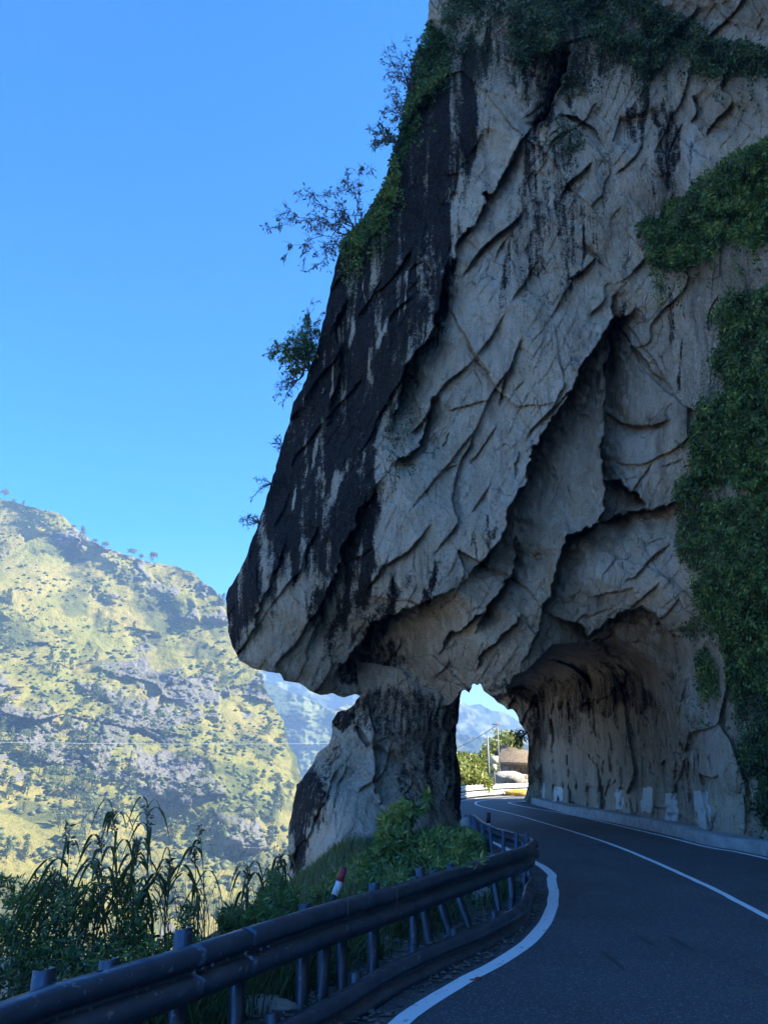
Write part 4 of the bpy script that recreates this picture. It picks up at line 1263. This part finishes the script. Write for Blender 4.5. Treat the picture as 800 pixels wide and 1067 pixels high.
# ------------------------------------------------------------------ verge plants
def bush(name, poly, Yr, n, seed, mat, label, cat, size=.05, group=None, droop=.2, bright=0.0, elong=1.8, dens=-.1, follow=False):
    """leafy clump filling an outline between two depths"""
    q, rd = region_pts(poly, n, seed, dens)
    hi = np.array(poly)[:, 1].min(); lo = np.array(poly)[:, 1].max()
    ce = fbm(np.stack([q[:, 0] * .07, q[:, 1] * .07, 0 * q[:, 0] + seed], 1), 3, seed + 4)
    Yd = Yr[0] + (Yr[1] - Yr[0]) * np.clip((lo - q[:, 1]) / (lo - hi) + rd.normal(size=len(q)) * .22 - ce * .3, 0, 1)
    if follow:
        kk = (RAILP[:, 1] > .5) & (RAILP[:, 1] < 13); aa = RAILP[kk, 0] / RAILP[kk, 1] * 900 + 400; o_ = np.argsort(aa)
        Yd = Yd + np.interp(q[:, 0], aa[o_], RAILP[kk, 1][o_])
    P = at_y(q[:, 0], q[:, 1], Yd)
    tint = np.clip(.35 + ce * .5 + bright + rd.normal(size=len(q)) * .2, 0, 1)
    V, Fc, tn = leaves(P, size, tint, elong, droop, rd)
    rr = random.Random(seed); ST = []
    for _ in range(9):
        st = MB()
        k = rr.randrange(len(P)); p = Vector(P[k]); b_ = Vector((p.x + rr.uniform(-.3, .3), p.y + rr.uniform(-.2, .3), min(p.z - .2, ground_z(np.array([p.x]), np.array([p.y]))[0])))
        st.tube([b_, b_.lerp(p, .5) + Vector((rr.uniform(-.1, .1), 0, .05)), p], [.012, .009, .004], 4, False); ST.append(st)
    t = empty(name, (P[:, 0].mean(), P[:, 1].mean(), 0), label, cat, group)
    mk('foliage', V, Fc, mat, t, {'tint': tn})
    for st in ST: st.build('stem', BARK, t)
    return t
bush('verge_bush', [(395, 880), (398, 850), (412, 832), (430, 822), (448, 826), (446, 842), (430, 850), (424, 870), (405, 890), (385, 905), (360, 925), (340, 925), (360, 900)], (15.5, 22.5), 9000, 31, LEAF, 'green bush climbing the front of the rock pillar', 'bush', .075, bright=.15)
bush('verge_bush', [(280, 930), (310, 912), (335, 915), (375, 895), (405, 880), (440, 866), (480, 862), (505, 872), (520, 885), (515, 900), (470, 915), (400, 940), (330, 960), (280, 985)], (10.2, 20.0), 30000, 32, LEAF, 'low leafy growth filling the verge between pillar and guardrail', 'bush', .042, bright=.25, elong=2.6, droop=-.3)
bush('verge_bush', [(-260, 935), (-150, 915), (0, 912), (30, 918), (60, 905), (100, 915), (140, 912), (170, 930), (200, 945), (230, 985), (150, 1010), (60, 1030), (-60, 1060), (-260, 1080)], (6.2, 8.6), 27000, 33, LEAF, 'dark tangled bush behind the guardrail at the lower left', 'bush', .021, dens=.10, elong=2.8, droop=-.4)
bush('verge_bush', [(225, 950), (245, 925), (262, 935), (285, 905), (300, 925), (330, 930), (330, 950), (270, 975), (225, 990)], (7.6, 11.0), 7500, 34, LEAF, 'thin leafy bush between the square post and the striped marker', 'bush', .026, dens=.08, elong=2.8, droop=-.4)
bush('verge_bush', [(-60, 960), (60, 955), (160, 960), (240, 975), (330, 1000), (300, 1067), (100, 1100), (-60, 1100)], (.6, 2.0), 7000, 35, LEAF_DARK, 'shaded weeds in the gap under the upper rail', 'bush', .03, dens=.0, follow=True)
bush('verge_bush', [(330, 960), (400, 945), (470, 925), (520, 915), (530, 950), (470, 985), (400, 1010), (330, 1040)], (.6, 2.4), 7000, 36, LEAF_DARK, 'low weeds seen between the posts near the bend', 'bush', .035, dens=.05, follow=True)

# grass, uncountable
def grass_field():
    n_ = 26000
    rd = np.random.default_rng(41)
    x_ = rd.uniform(-9, 3.2, n_ * 3); y_ = rd.uniform(4.5, 25, n_ * 3)
    d, s, _, _, _ = polydist(x_, y_, RAILP[::3])
    nz = fbm(np.stack([x_ * .8, y_ * .8, 0 * x_], 1), 3, 3)
    k = (s > 0) & (d > .25) & (d < 7.5) & (nz > -.25 - .3 * rd.random(len(x_)))
    x_, y_ = x_[k][:n_], y_[k][:n_]
    z_ = ground_z(x_, y_)
    H = (.25 + .35 * rd.random(len(x_))) * (1 - .35 * smooth(11, 16, y_))
    V, Fs, tn = blades(np.stack([x_, y_, z_ - .03], 1), H, .008 + .004 * rd.random(len(x_)), .55, np.clip(rd.random(len(x_)) * .9, 0, 1), rd)
    tag(mk('verge_grass', V, Fs, GRASS, attrs={'tint': tn}), 'long green grass covering the verge behind the guardrail', 'grass', kind='stuff')
grass_field()
def tall_grass():
    rd = np.random.default_rng(43); n_ = 7600
    px = rd.uniform(-300, 335, n_); Yd = rd.uniform(6.2, 9.6, n_)
    x_ = (px - 400) / 900 * Yd
    d, s, _, _, _ = polydist(x_, Yd, RAILP[::3]); k = (s > 0) & (d > .35)
    x_, Yd = x_[k], Yd[k]
    P = np.stack([x_, Yd, ground_z(x_, Yd) - .03], 1)
    H = rd.uniform(.35, .95, len(P)) * (1 - .45 * smooth(-2.6, -1.2, x_))
    V, Fs, tn = blades(P, H, rd.uniform(.003, .008, len(P)), .5, rd.random(len(P)), rd, 5)
    tag(mk('tall_grass', V, Fs, GRASS, attrs={'tint': tn}), 'wispy tall grass among the weeds behind the near guardrail', 'grass', kind='stuff')
tall_grass()

def reed(px, py0, py1, Yd, seed, label, blades_n=12, lean=0, mat=GRASS, group='tall reeds behind the guardrail'):
    rd = random.Random(seed)
    top = Vector(at_y(np.array([px * 1.0 + lean]), np.array([py0 * 1.0]), Yd)[0]); bot = Vector(at_y(np.array([px * 1.0]), np.array([py1 * 1.0]), Yd)[0])
    t = empty('reed_plant', tuple(bot), label, 'reed', group)
    mb = MB()
    pts = [bot.lerp(top, k / 6) + Vector((math.sin(k * .7 + seed) * .02, 0, 0)) for k in range(7)]
    mb.tube(pts, [.009 * (1 - k / 8) for k in range(7)], 5)
    mb.build('stalk', mat_dry_dark, t)
    rn = np.random.default_rng(seed); hp = np.array([tuple(top.lerp(bot, rn.random() * .16)) for _ in range(46)]) + rn.normal(size=(46, 3)) * .012
    V, Fc, tn = leaves(hp, .022, rn.random(46), 2.4, -.6, rn); mk('seed_head', V, Fc, DRY, t, {'tint': tn})
    V = []; Q = []
    for i_ in range(blades_n):
        f = rd.uniform(.25, 1.0); p = bot.lerp(top, f)
        L = rd.uniform(.26, .55) * (1.1 if f < .8 else .6); a = rd.choice([0, math.pi]) + rd.gauss(0, .7)
        d = Vector((math.cos(a), math.sin(a), 0)); up = rd.uniform(1.0, 2.2); w = rd.uniform(.012, .022)
        sdv = Vector((-d.y, d.x, 0)) * .5 + Vector((0, 0, .8)).cross(Vector((0, 1, 0))) * .5
        if sdv.length < .1: sdv = Vector((1, 0, 0))
        sdv.normalize(); b_ = len(V); S = 7
        for k in range(S + 1):
            u = k / S
            c = p + d * L * (u * .75) + Vector((0, 0, L * (up * u - (up + .9) * u * u)))
            ww = w * math.sin(math.pi * min(1, .18 + u * .82))
            V += [tuple(c - sdv * ww), tuple(c + sdv * ww)]
        Q += [(b_ + 2 * k, b_ + 2 * k + 1, b_ + 2 * k + 3, b_ + 2 * k + 2) for k in range(S)]
    mk('leaf_blades', np.array(V), np.array(Q), mat, t, {'tint': rng.random(len(V)) * .5})
    return t
mat_dry_dark = simple('reed_stalk', (.07, .075, .035), .8, var=.4, scale=10)
REEDM = leaf_material('reed_leaf', (.06, .09, .03), (.11, .15, .045), (.18, .2, .07))
for k, (px, y0, y1, Yd, ln, lb) in enumerate([(72, 862, 1000, 7.4, -2, 'green reed with upright leaves, leftmost of the tall ones'), (98, 900, 1000, 7.2, 4, 'short reed leaning right beside the leftmost tall one'), (122, 845, 1000, 7.6, -4, 'tallest reed with drooping blades, left of the pair in the middle'),
                                             (150, 838, 1000, 7.9, 5, 'tall thin reed right of the tallest one'), (136, 880, 1000, 7.3, 6, 'bushy reed between the two tallest'), (170, 895, 990, 7.8, 8, 'reed with hooked dark leaf tips right of the tallest pair'), (112, 872, 1000, 7.9, -8, 'reed leaning left beside the tallest one'),
                                             (205, 885, 980, 8.2, -4, 'thin dry stalk above the square post'), (215, 860, 985, 9.0, -8, 'bare arching stem right of the square post'), (255, 905, 980, 8.8, 4, 'short reed over the red lettering'), (285, 890, 980, 10.0, 8, 'reed at the foot of the pillar by its left edge'), (60, 915, 1000, 7.0, -4, 'low reed at the far left')]):
    reed(px, y0, y1, Yd, 60 + k, lb, 18 if k not in (7, 8) else 6, ln, REEDM)
# fine dry grass stems
def dry_stems():
    rd = np.random.default_rng(5); n_ = 260
    px = np.concatenate([rd.uniform(190, 330, 120), rd.uniform(0, 200, 100), rd.uniform(330, 420, 40)]); Yd = rd.uniform(7.5, 11.5, n_)
    py = 985 - (px > 330) * 30
    P = at_y(px, py.astype(float), Yd)
    V, Fs, tn = blades(P, rd.uniform(.5, 1.25, n_), .0035 + 0 * P[:, 0], .45, rd.random(n_), rd, 6)
    tag(mk('dry_grass', V, Fs, DRY, attrs={'tint': tn}), 'fine dry grass stems standing against the sunlit hillside', 'grass', kind='stuff')
dry_stems()

# ------------------------------------------------------------------ beyond the tunnel
def far_rail():
    p = catmull([(3.3, 44), (4.3, 51.2), (7.1, 58.9), (11.8, 65.6), (21.6, 73.6), (44, 81.5)], .8)
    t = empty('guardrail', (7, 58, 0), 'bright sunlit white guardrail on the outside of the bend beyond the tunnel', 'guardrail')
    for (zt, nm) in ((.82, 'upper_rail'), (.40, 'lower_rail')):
        mb = MB(); beam(mb, p, zt, 1.1); mb.build(nm, STEEL_L, t)
    for s_ in np.arange(.5, arclen(p), 2.0):
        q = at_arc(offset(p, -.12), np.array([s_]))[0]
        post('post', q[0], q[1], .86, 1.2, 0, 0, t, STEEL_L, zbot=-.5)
far_rail()
def at1(px, py, Y): return at_y(np.array([float(px)]), np.array([float(py)]), Y)[0]
SIGNM = simple('sign_cream', (.72, .68, .55), .6, var=.12, scale=6); POLE = simple('pole_grey', (.30, .30, .29), .6)
s_ = at1(515, 812, 66); t = empty('road_sign', (s_[0], s_[1], 0), 'cream rectangular sign board on a post beyond the tunnel', 'sign')
a = at1(515, 783, 66); zc_ = a[2]
mb = MB(); mb.tube([(s_[0], s_[1], -.5), (s_[0], s_[1], at1(515, 786, 66)[2])], .06, 8); mb.build('post', POLE, t)
z1, z2, z3, z4 = at1(0, 788, 66)[2], at1(0, 796, 66)[2], at1(0, 797, 66)[2], at1(0, 804, 66)[2]
mb = MB(); mb.box((s_[0] + .0, s_[1] - .09, (z1 + z2) / 2), (.72, .04, z1 - z2)); mb.build('board', SIGNM, t)
mb = MB(); mb.box((s_[0], s_[1] - .09, (z3 + z4) / 2), (.40, .04, z3 - z4)); mb.build('lower_board', SIGNM, t)
def pole(px, ybot, ytop, Y, rad, label, arm=True):
    b_ = at1(px, ybot, Y); tp = at1(px, ytop, Y)
    t = empty('utility_pole', (b_[0], b_[1], min(b_[2], 0)), label, 'pole')
    mb = MB(); mb.tube([(b_[0], b_[1], b_[2] - 1), (b_[0], b_[1], tp[2])], [rad, rad * .7], 8); mb.build('shaft', POLE, t)
    if arm:
        mb = MB(); mb.box((b_[0], b_[1], tp[2] - .25), (.9, .08, .08)); mb.build('crossarm', POLE, t)
    return tp
p1 = pole(520.5, 812, 752, 72, .07, 'thin dark utility pole carrying the cable beyond the tunnel')
p2 = pole(509.5, 814, 768, 62, .09, 'thick grey pole left of the sign board', False)
WIRE = simple('cable_white', (.55, .56, .56), .5)
def cable(a, b_, sag, rad, label):
    pts = [Vector(a).lerp(Vector(b_), k / 30) - Vector((0, 0, sag * 4 * (k / 30) * (1 - k / 30))) for k in range(31)]
    mb = MB(); mb.tube(pts, rad, 6)
    tag(mb.build('cable', WIRE, loc=tuple(pts[0])), label, 'cable')
cable(at1(521, 753, 72), at1(440, 790, 75), .5, .035, 'pale cable slung down left from the thin pole beyond the tunnel')
cable(at1(-200, 769, 230), at1(420, 774, 260), 1.0, .07, 'long pale cable strung level across the valley')
# outcrop
OUTC = [(519, 780), (524, 776), (532, 778), (541, 781), (560, 783), (620, 790), (620, 822), (560, 818), (540, 816), (524, 811), (521, 800)]
def out_pos(x, y):
    Y = 78 - 2.0 * np.sin(np.clip((x - 515) / 50, 0, 1) * 3.1) + 5.0 * smooth(797, 777, y) + 2.6 * smooth(795, 799, y) * smooth(812, 806, y) - 1.5 * smooth(806, 812, y)
    P = at_y(x, y, Y); r_ = relief(P * .5 + 91) * .9
    return at_y(x, y, Y + r_)
def out_attr(x, y, V):
    top = smooth(797, 793, y)
    return {'stain_shade': (1 - top) * smooth(808, 806, y) * .45, 'pale': top * .5 + smooth(806, 809, y) * .4, 'warm': top * .9, 'moss': 0 * x, 'paint': 0 * x}  # shade of the recess below the top is painted dark
o = sheet('rock_outcrop', rough(OUTC, .7, 3, 4), axis(505, 640, 512, 560, 1.0), axis(770, 830, 774, 820, .8), out_pos, ROCK, None, out_attr, lip=(1, 4, 9), inset=(.3, 1, 2))
tag(o, 'overhanging brownish rock outcrop with a pale top at the bend beyond the tunnel', 'outcrop')
c_ = at1(529, 813, 70); boulder('boulder', (c_[0], c_[1], c_[2]), (1.5, 1.0, .8), 15, 'pale boulder beside the far bend, left of the outcrop foot', 'boulder', pale=.8, stain_shade=0)
c_ = at1(541, 815, 71); boulder('boulder', (c_[0], c_[1], c_[2]), (1.3, .9, .7), 16, 'grey boulder under the overhanging outcrop', 'boulder', pale=.4, stain_shade=0)
c_ = at1(537, 822, 62); 
yb = boulder('painted_kerb_stone', (c_[0] + .1, c_[1], .15), (1.0, .5, .3), 17, 'small yellow painted heap at the inside of the far bend', 'kerb stone', mat=simple('yellow_paint', (.62, .42, .06), .7, var=.4, scale=4))
# bright bushes beyond
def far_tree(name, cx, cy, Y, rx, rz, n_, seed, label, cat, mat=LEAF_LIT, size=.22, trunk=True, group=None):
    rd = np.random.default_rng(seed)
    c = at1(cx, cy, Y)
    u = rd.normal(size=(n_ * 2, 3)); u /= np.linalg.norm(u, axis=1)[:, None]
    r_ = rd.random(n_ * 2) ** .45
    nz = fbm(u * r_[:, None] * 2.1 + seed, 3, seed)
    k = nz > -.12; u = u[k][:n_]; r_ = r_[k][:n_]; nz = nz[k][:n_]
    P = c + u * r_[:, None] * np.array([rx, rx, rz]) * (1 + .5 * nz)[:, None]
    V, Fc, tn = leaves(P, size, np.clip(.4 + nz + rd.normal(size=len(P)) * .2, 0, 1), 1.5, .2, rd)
    gz = ground_z(c[None, 0], c[None, 1])[0]
    t = empty(name, (c[0], c[1], gz), label, cat, group)
    mk('crown', V, Fc, mat, t, {'tint': tn})
    mb = MB(); rr = random.Random(seed)
    mb.tube([(c[0], c[1], gz - .3), (c[0] + .1, c[1], (gz + c[2]) / 2), (c[0], c[1], c[2] + rz * .4)], [.12, .09, .04], 6)
    for _ in range(5):
        a = rr.random() * 6.28; mb.tube([(c[0], c[1], c[2] - rz * .5), (c[0] + math.cos(a) * rx * .6, c[1] + math.sin(a) * rx * .6, c[2] + rz * rr.uniform(-.2, .5))], [.05, .02], 5)
    mb.build('trunk', BARK, t)
    return t
FT = [(487, 812, 64, 1.2, 1.0), (496, 806, 68, 1.0, 1.3), (505, 798, 74, 1.0, 1.4), (515, 788, 84, 1.4, 1.6), (525, 775, 90, 1.5, 1.4), (533, 777, 92, 1.2, 1.0), (485, 800, 72, 1.1, 1.2), (492, 812, 62, 1.0, .9), (486, 815, 60, 1.3, .9), (498, 816, 60, 1.0, .6), (479, 808, 66, 1.4, 1.6)]
FL = ['round yellow green bush at the tunnel exit beside the pillar', 'taller bright bush left of the thick pole', 'bright bush behind the two poles', 'loose yellow green tree above the sign', 'tall airy tree behind the outcrop', 'pale green tree over the top of the outcrop', 'upper bush partly hidden by the pillar edge', 'bright bush below the thick pole', 'low grass green bush over the far rail by the pillar', 'low bush over the far rail by the poles', 'bush hidden mostly behind the pillar edge']
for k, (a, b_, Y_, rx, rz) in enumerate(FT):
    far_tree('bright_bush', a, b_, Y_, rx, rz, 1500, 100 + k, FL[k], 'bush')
# overhanging dark twigs at the far mouth
twiggy('hanging_twig', (549, 764), [(536, 768), (540, 762), (538, 774), (543, 770)], 46, 'dark leafy twig hanging at the far tunnel mouth against the blue hill', 'twig', LEAF_DARK, 160, .12, .3, seed=12, sub=4)

# ------------------------------------------------------------------ mountains
def hill_mat(name, grass1, grass2, rock1, rock2, sc=1.0):
    m, nt, b = new_mat(name)
    v = coords(nt)
    n1 = noise(nt, v, .03 * sc, 6, .6); n2 = noise(nt, v, .25 * sc, 6, .65)
    c = mixc(nt, ramp(nt, n1, .4, .6), grass1, grass2)
    c = mixc(nt, ramp(nt, n2, .5, .7, 0, .7), c, (.10, .11, .035))
    n3 = noise(nt, v, .9 * sc, 5, .65)
    rk = mixc(nt, ramp(nt, n3, .38, .62), rock1, rock2)
    rf = ramp(nt, math_(nt, 'ADD', attr(nt, 'rock'), math_(nt, 'MULTIPLY', math_(nt, 'SUBTRACT', n2, .5), 1.2)), .42, .58)
    c = mixc(nt, rf, c, rk)
    c = mixc(nt, math_(nt, 'MULTIPLY', attr(nt, 'tree'), 1.0), c, mixc(nt, ramp(nt, n3, .4, .6), (.035, .055, .025), (.07, .095, .035)))
    nt.links.new(c, b.inputs['Base Color']); b.inputs['Roughness'].default_value = .95
    b.inputs['Specular IOR Level'].default_value = .1
    nb = bump(nt, n2, 1.0, 2.2); nb = bump(nt, n3, 1.0, .8, nb)
    nt.links.new(nb, b.inputs['Normal'])
    return m
HILL = hill_mat('mountain_slope', (.205, .205, .050), (.275, .235, .070), (.12, .117, .095), (.225, .215, .18))
RIDGE = [(-420, 470), (-200, 492), (0, 519), (20, 524), (45, 532), (60, 537), (75, 548), (100, 566), (120, 575), (150, 583), (180, 590), (205, 600), (222, 614), (237, 630), (248, 650), (257, 662), (268, 690), (273, 712), (281, 728), (288, 742), (296, 752), (299, 774), (309, 790), (313, 812), (320, 850), (330, 900), (350, 1000), (-420, 1000)]
def mt_base(x, y):
    e = np.clip((1000 - y) / 480, 0, 1.2)
    Y = 300 + 330 * e ** 1.1 + (x - 100) * .25
    return Y
def mt_disp(P):
    big = fbm(P * .011, 3, 200) * 26
    f1, e1 = facets(P * np.array([.022, .022, .022]) + 3, 210)
    f2, e2 = facets(P * np.array([.06, .06, .055]) + 1, 220)
    f3, e3 = facets(P * np.array([.28, .28, .2]) + 8, 230)
    mask = fbm(P * .016 + 5, 4, 240, .58) - .10
    mk_ = smooth(-.10, .16, mask + f1 * .12)
    d = big + fbm(P * .05, 4, 250) * 5
    d += (1 - np.abs(vnoise(P * np.array([.022, .01, .006]) + 3)) * 2) * 6
    d -= mk_ * (f1 * 12 + f2 * 7 + f3 * 2.0 + 3) 
    d += fbm(P * .35, 3, 260) * .8
    rock = mk_ * smooth(-.45, .1, f2 + .5 * f3 + .25)
    return d, rock, mask
def mt_pos(x, y):
    Y = mt_base(x, y); P = at_y(x, y, Y)
    d, _, _ = mt_disp(P)
    return at_y(x, y, Y + d)
def mt_attr(x, y, V):
    P = at_y(x, y, mt_base(x, y)); d, rock, mask = mt_disp(P)
    tr = smooth(.12, .3, fbm(P * .05 + 31, 4, 270)) * .7 * (1 - rock * .6)
    return {'rock': rock, 'tree': tr}
sheet_o = sheet('mountain', rough(RIDGE, 2.6, 5, 6.6), axis(-420, 350, -6, 322, 1.1), axis(460, 1000, 512, 940, 1.1), mt_pos, HILL, None, mt_attr, lip=(12, 50, 200), inset=(-.0, 2, 30))
tag(sheet_o, kind='structure')
HILL2 = hill_mat('wooded_slope', (.16, .19, .07), (.26, .26, .10), (.24, .24, .20), (.30, .29, .25), .5)
R2 = [(200, 690), (255, 697), (275, 711), (300, 719), (330, 733), (345, 742), (362, 733), (400, 745), (470, 762), (510, 770), (560, 778), (640, 800), (640, 1000), (200, 1000)]
def h2(x, y):
    Y = 850 + 350 * np.clip((900 - y) / 180, 0, 1.3)
    P = at_y(x, y, Y); d = fbm(P * .004, 4, 300) * 140 + fbm(P * .03, 4, 310, .6) * 26 + fbm(P * .12, 3, 314, .6, True) * 8
    return at_y(x, y, Y + d)
def a2(x, y, V):
    P = V[:len(x)]
    n_ = fbm(P * .006, 4, 320); n2 = fbm(P * .03, 4, 330)
    return {'rock': .5 * smooth(.1, .4, n2), 'tree': smooth(-.3, .1, n_ + n2)}
tag(sheet('wooded_hill', rough(R2, 1.2, 4, 2.2), axis(200, 640, 250, 570, 1.4), axis(680, 1000, 688, 830, 1.2), h2, HILL2, None, a2, lip=(80, 500), inset=(0, 10)), kind='structure')
R3 = [(-500, 640), (100, 650), (240, 672), (300, 690), (400, 712), (478, 732), (490, 736), (500, 735), (512, 741), (522, 742), (534, 747), (546, 756), (600, 772), (900, 800), (1500, 810), (1500, 900), (-500, 900)]
def h3(x, y):
    Y = 1500 + 250 * np.clip((850 - y) / 150, 0, 1.3)
    P = at_y(x, y, Y); d = fbm(P * .003, 4, 400) * 150 + fbm(P * .018, 4, 410, .6) * 50
    return at_y(x, y, Y + d)
tag(sheet('distant_hills', rough(R3, 1.5, 4, 7.2), axis(-500, 1500, 250, 570, 1.6), axis(630, 900, 680, 800, 1.3), h3, HILL2, None, lambda x, y, V: {'rock': .6 * smooth(.1, .4, fbm(V[:len(x)] * .03, 3, 9)), 'tree': smooth(-.25, .1, fbm(V[:len(x)] * .05, 4, 700))}, lip=(100, 600), inset=(0, 10)), kind='structure')

# scrub on the near mountain: thousands of low bushes, uncountable
def scrub():
    rd = np.random.default_rng(77); n_ = 2600
    px = rd.uniform(-40, 325, n_ * 3); py = rd.uniform(525, 960, n_ * 3)
    ins = inside(px, py, RIDGE)
    P0 = at_y(px, py, mt_base(px, py)); _, rock, _ = mt_disp(P0)
    dn = fbm(P0 * .04 + 31, 4, 270) + .25 * smooth(600, 850, py)
    k = ins & (dn + .25 * rd.random(len(px)) > .16)
    px, py = px[k][:n_], py[k][:n_]
    P = mt_pos(px, py)
    s = rd.uniform(.6, 2.4, len(P)) * (.7 + .5 * rd.random(len(P)))
    ico = np.array([(0, 0, 1), (.95, 0, .35), (.3, .9, .3), (-.8, .55, .4), (-.75, -.6, .3), (.3, -.9, .4), (0, 0, -.4)])
    fc = np.array([(0, 1, 2), (0, 2, 3), (0, 3, 4), (0, 4, 5), (0, 5, 1), (6, 2, 1), (6, 3, 2), (6, 4, 3), (6, 5, 4), (6, 1, 5)])
    V = P[:, None, :] + ico[None] * s[:, None, None] * np.array([1, 1, .85]) * (1 + .3 * rd.normal(size=(len(P), 7, 1)))
    Fc = (np.arange(len(P))[:, None, None] * 7 + fc[None]).reshape(-1, 3)
    tag(mk('mountain_scrub', V.reshape(-1, 3), Fc, PINE, attrs={'tint': np.repeat(rd.random(len(P)), 7)}), 'dark scrub bushes dotted over the sunlit mountainside', 'scrub', kind='stuff')
scrub()

# pines on the near mountain
def pine_proto(seed, H=8.0, flat=False):
    rd = np.random.default_rng(seed); n_ = 260
    if flat:
        u = rd.normal(size=(n_, 3)); u /= np.linalg.norm(u, axis=1)[:, None]
        P = u * (rd.random(n_) ** .4)[:, None] * np.array([H * .34, H * .34, H * .2]) + np.array([0, 0, H * .85])
    else:
        h = rd.random(n_) ** .8; a = rd.random(n_) * 6.28; r_ = (1 - h) ** .8 * H * .26 * (.35 + .65 * rd.random(n_)) * (1 + .35 * np.sin(h * 26 + seed))
        P = np.stack([np.cos(a) * r_, np.sin(a) * r_, H * (.22 + .8 * h)], 1)
    V, Fc, tn = leaves(P, H * .085, rd.random(n_), 1.5, .1, rd)
    t = bpy.data.objects.new('pine_tree', None); col.objects.link(t)
    mk('crown', V, Fc, PINE, t, {'tint': tn})
    mb = MB(); mb.tube([(0, 0, -.5), (0.1, 0, H * .5), (0, 0, H * .95)], [H * .022, H * .015, H * .005], 5); mb.build('trunk', BARK, t)
    return t
protos = [pine_proto(1), pine_proto(2), pine_proto(3, flat=True)]
used_p = [False] * 3
def place_pine(k, loc, sc, rz, label, group=None):
    src = protos[k]
    if not used_p[k]: r_ = src; used_p[k] = True
    else:
        r_ = src.copy(); col.objects.link(r_)
        for ch in src.children:
            c = ch.copy(); col.objects.link(c); c.parent = r_
    r_.location = loc; r_.scale = (sc, sc, sc); r_.rotation_euler = (0, 0, rz)
    if 'group' in r_: del r_['group']
    return tag(r_, label, 'tree', group)
SKY = [(4, 519, 2, 1.3, 'rounded tree on the ridge at the far left edge'), (14, 522, 2, .6, 'small round crown beside the leftmost ridge tree'), (24, 524, 0, .7, 'lone slim tree on the ridge crest left of the drop'), (76, 550, 2, .7, 'low crown beside the dark rock on the ridge'), (85, 560, 0, 1.5, 'largest dark tree on the sloping ridge'), (98, 566, 2, .8, 'pale crown right of the largest ridge tree'),
       (109, 572, 2, 1.1, 'dark twin crowned tree on the ridge'), (137, 581, 2, 1.25, 'tall stemmed round tree standing clear on the ridge'), (147, 583, 2, .9, 'shorter round tree right of the tall stemmed one'), (125, 578, 0, .5, 'tiny tree between the dark and the tall stemmed ridge trees'), (186, 596, 2, .8, 'flat crowned tree midway down the right ridge'), (232, 628, 0, 1.2, 'slim tree on the ridge just left of the cliff nose'), (228, 624, 0, .8, 'shorter slim tree beside the one near the cliff nose')]
for (px, py, k, sc, lb) in SKY:
    p = at1(px, py + 3, float(mt_base(np.array([px * 1.0]), np.array([py * 1.0]))[0])); q = mt_pos(np.array([px * 1.0]), np.array([py + 4.0]))[0]
    place_pine(k, tuple(q), sc, random.random() * 6, lb)
rd = np.random.default_rng(9)
cnt = 0; seeds_ = 0
px = rd.uniform(-10, 318, 4000); py = rd.uniform(560, 950, 4000)
ok = inside(px, py, RIDGE); P0 = at_y(px, py, mt_base(px, py)); dn = fbm(P0 * .03 + 2, 3, 500) + .35 * smooth(560, 850, py) + .3 * smooth(180, 300, px)
ok &= dn > .22 + .3 * rd.random(4000)
px, py = px[ok][:230], py[ok][:230]
PP = mt_pos(px, py)
for k in range(len(PP)):
    place_pine(int(rd.integers(0, 3)), tuple(PP[k]), float(rd.uniform(.55, 1.25)), float(rd.random() * 6), 'small pine growing on the sunlit mountainside below the ridge', 'pines scattered over the near mountainside')
# ------------------------------------------------------------------ haze
mb = MB(); mb.box((0, 900, 95), (9000, 6000, 420))
mh = bpy.data.materials.new('haze'); mh.use_nodes = True; nt = mh.node_tree; nt.nodes.clear()
ho = nt.nodes.new('ShaderNodeOutputMaterial'); pv = nt.nodes.new('ShaderNodeVolumePrincipled')
pv.inputs['Color'].default_value = (.34, .59, 1, 1); pv.inputs['Density'].default_value = .00054; pv.inputs['Anisotropy'].default_value = .1
nt.links.new(pv.outputs[0], ho.inputs['Volume'])
tag(mb.build('haze', mh, loc=(0, 900, 120)), kind='stuff', label='pale blue haze filling the valley', cat='haze')
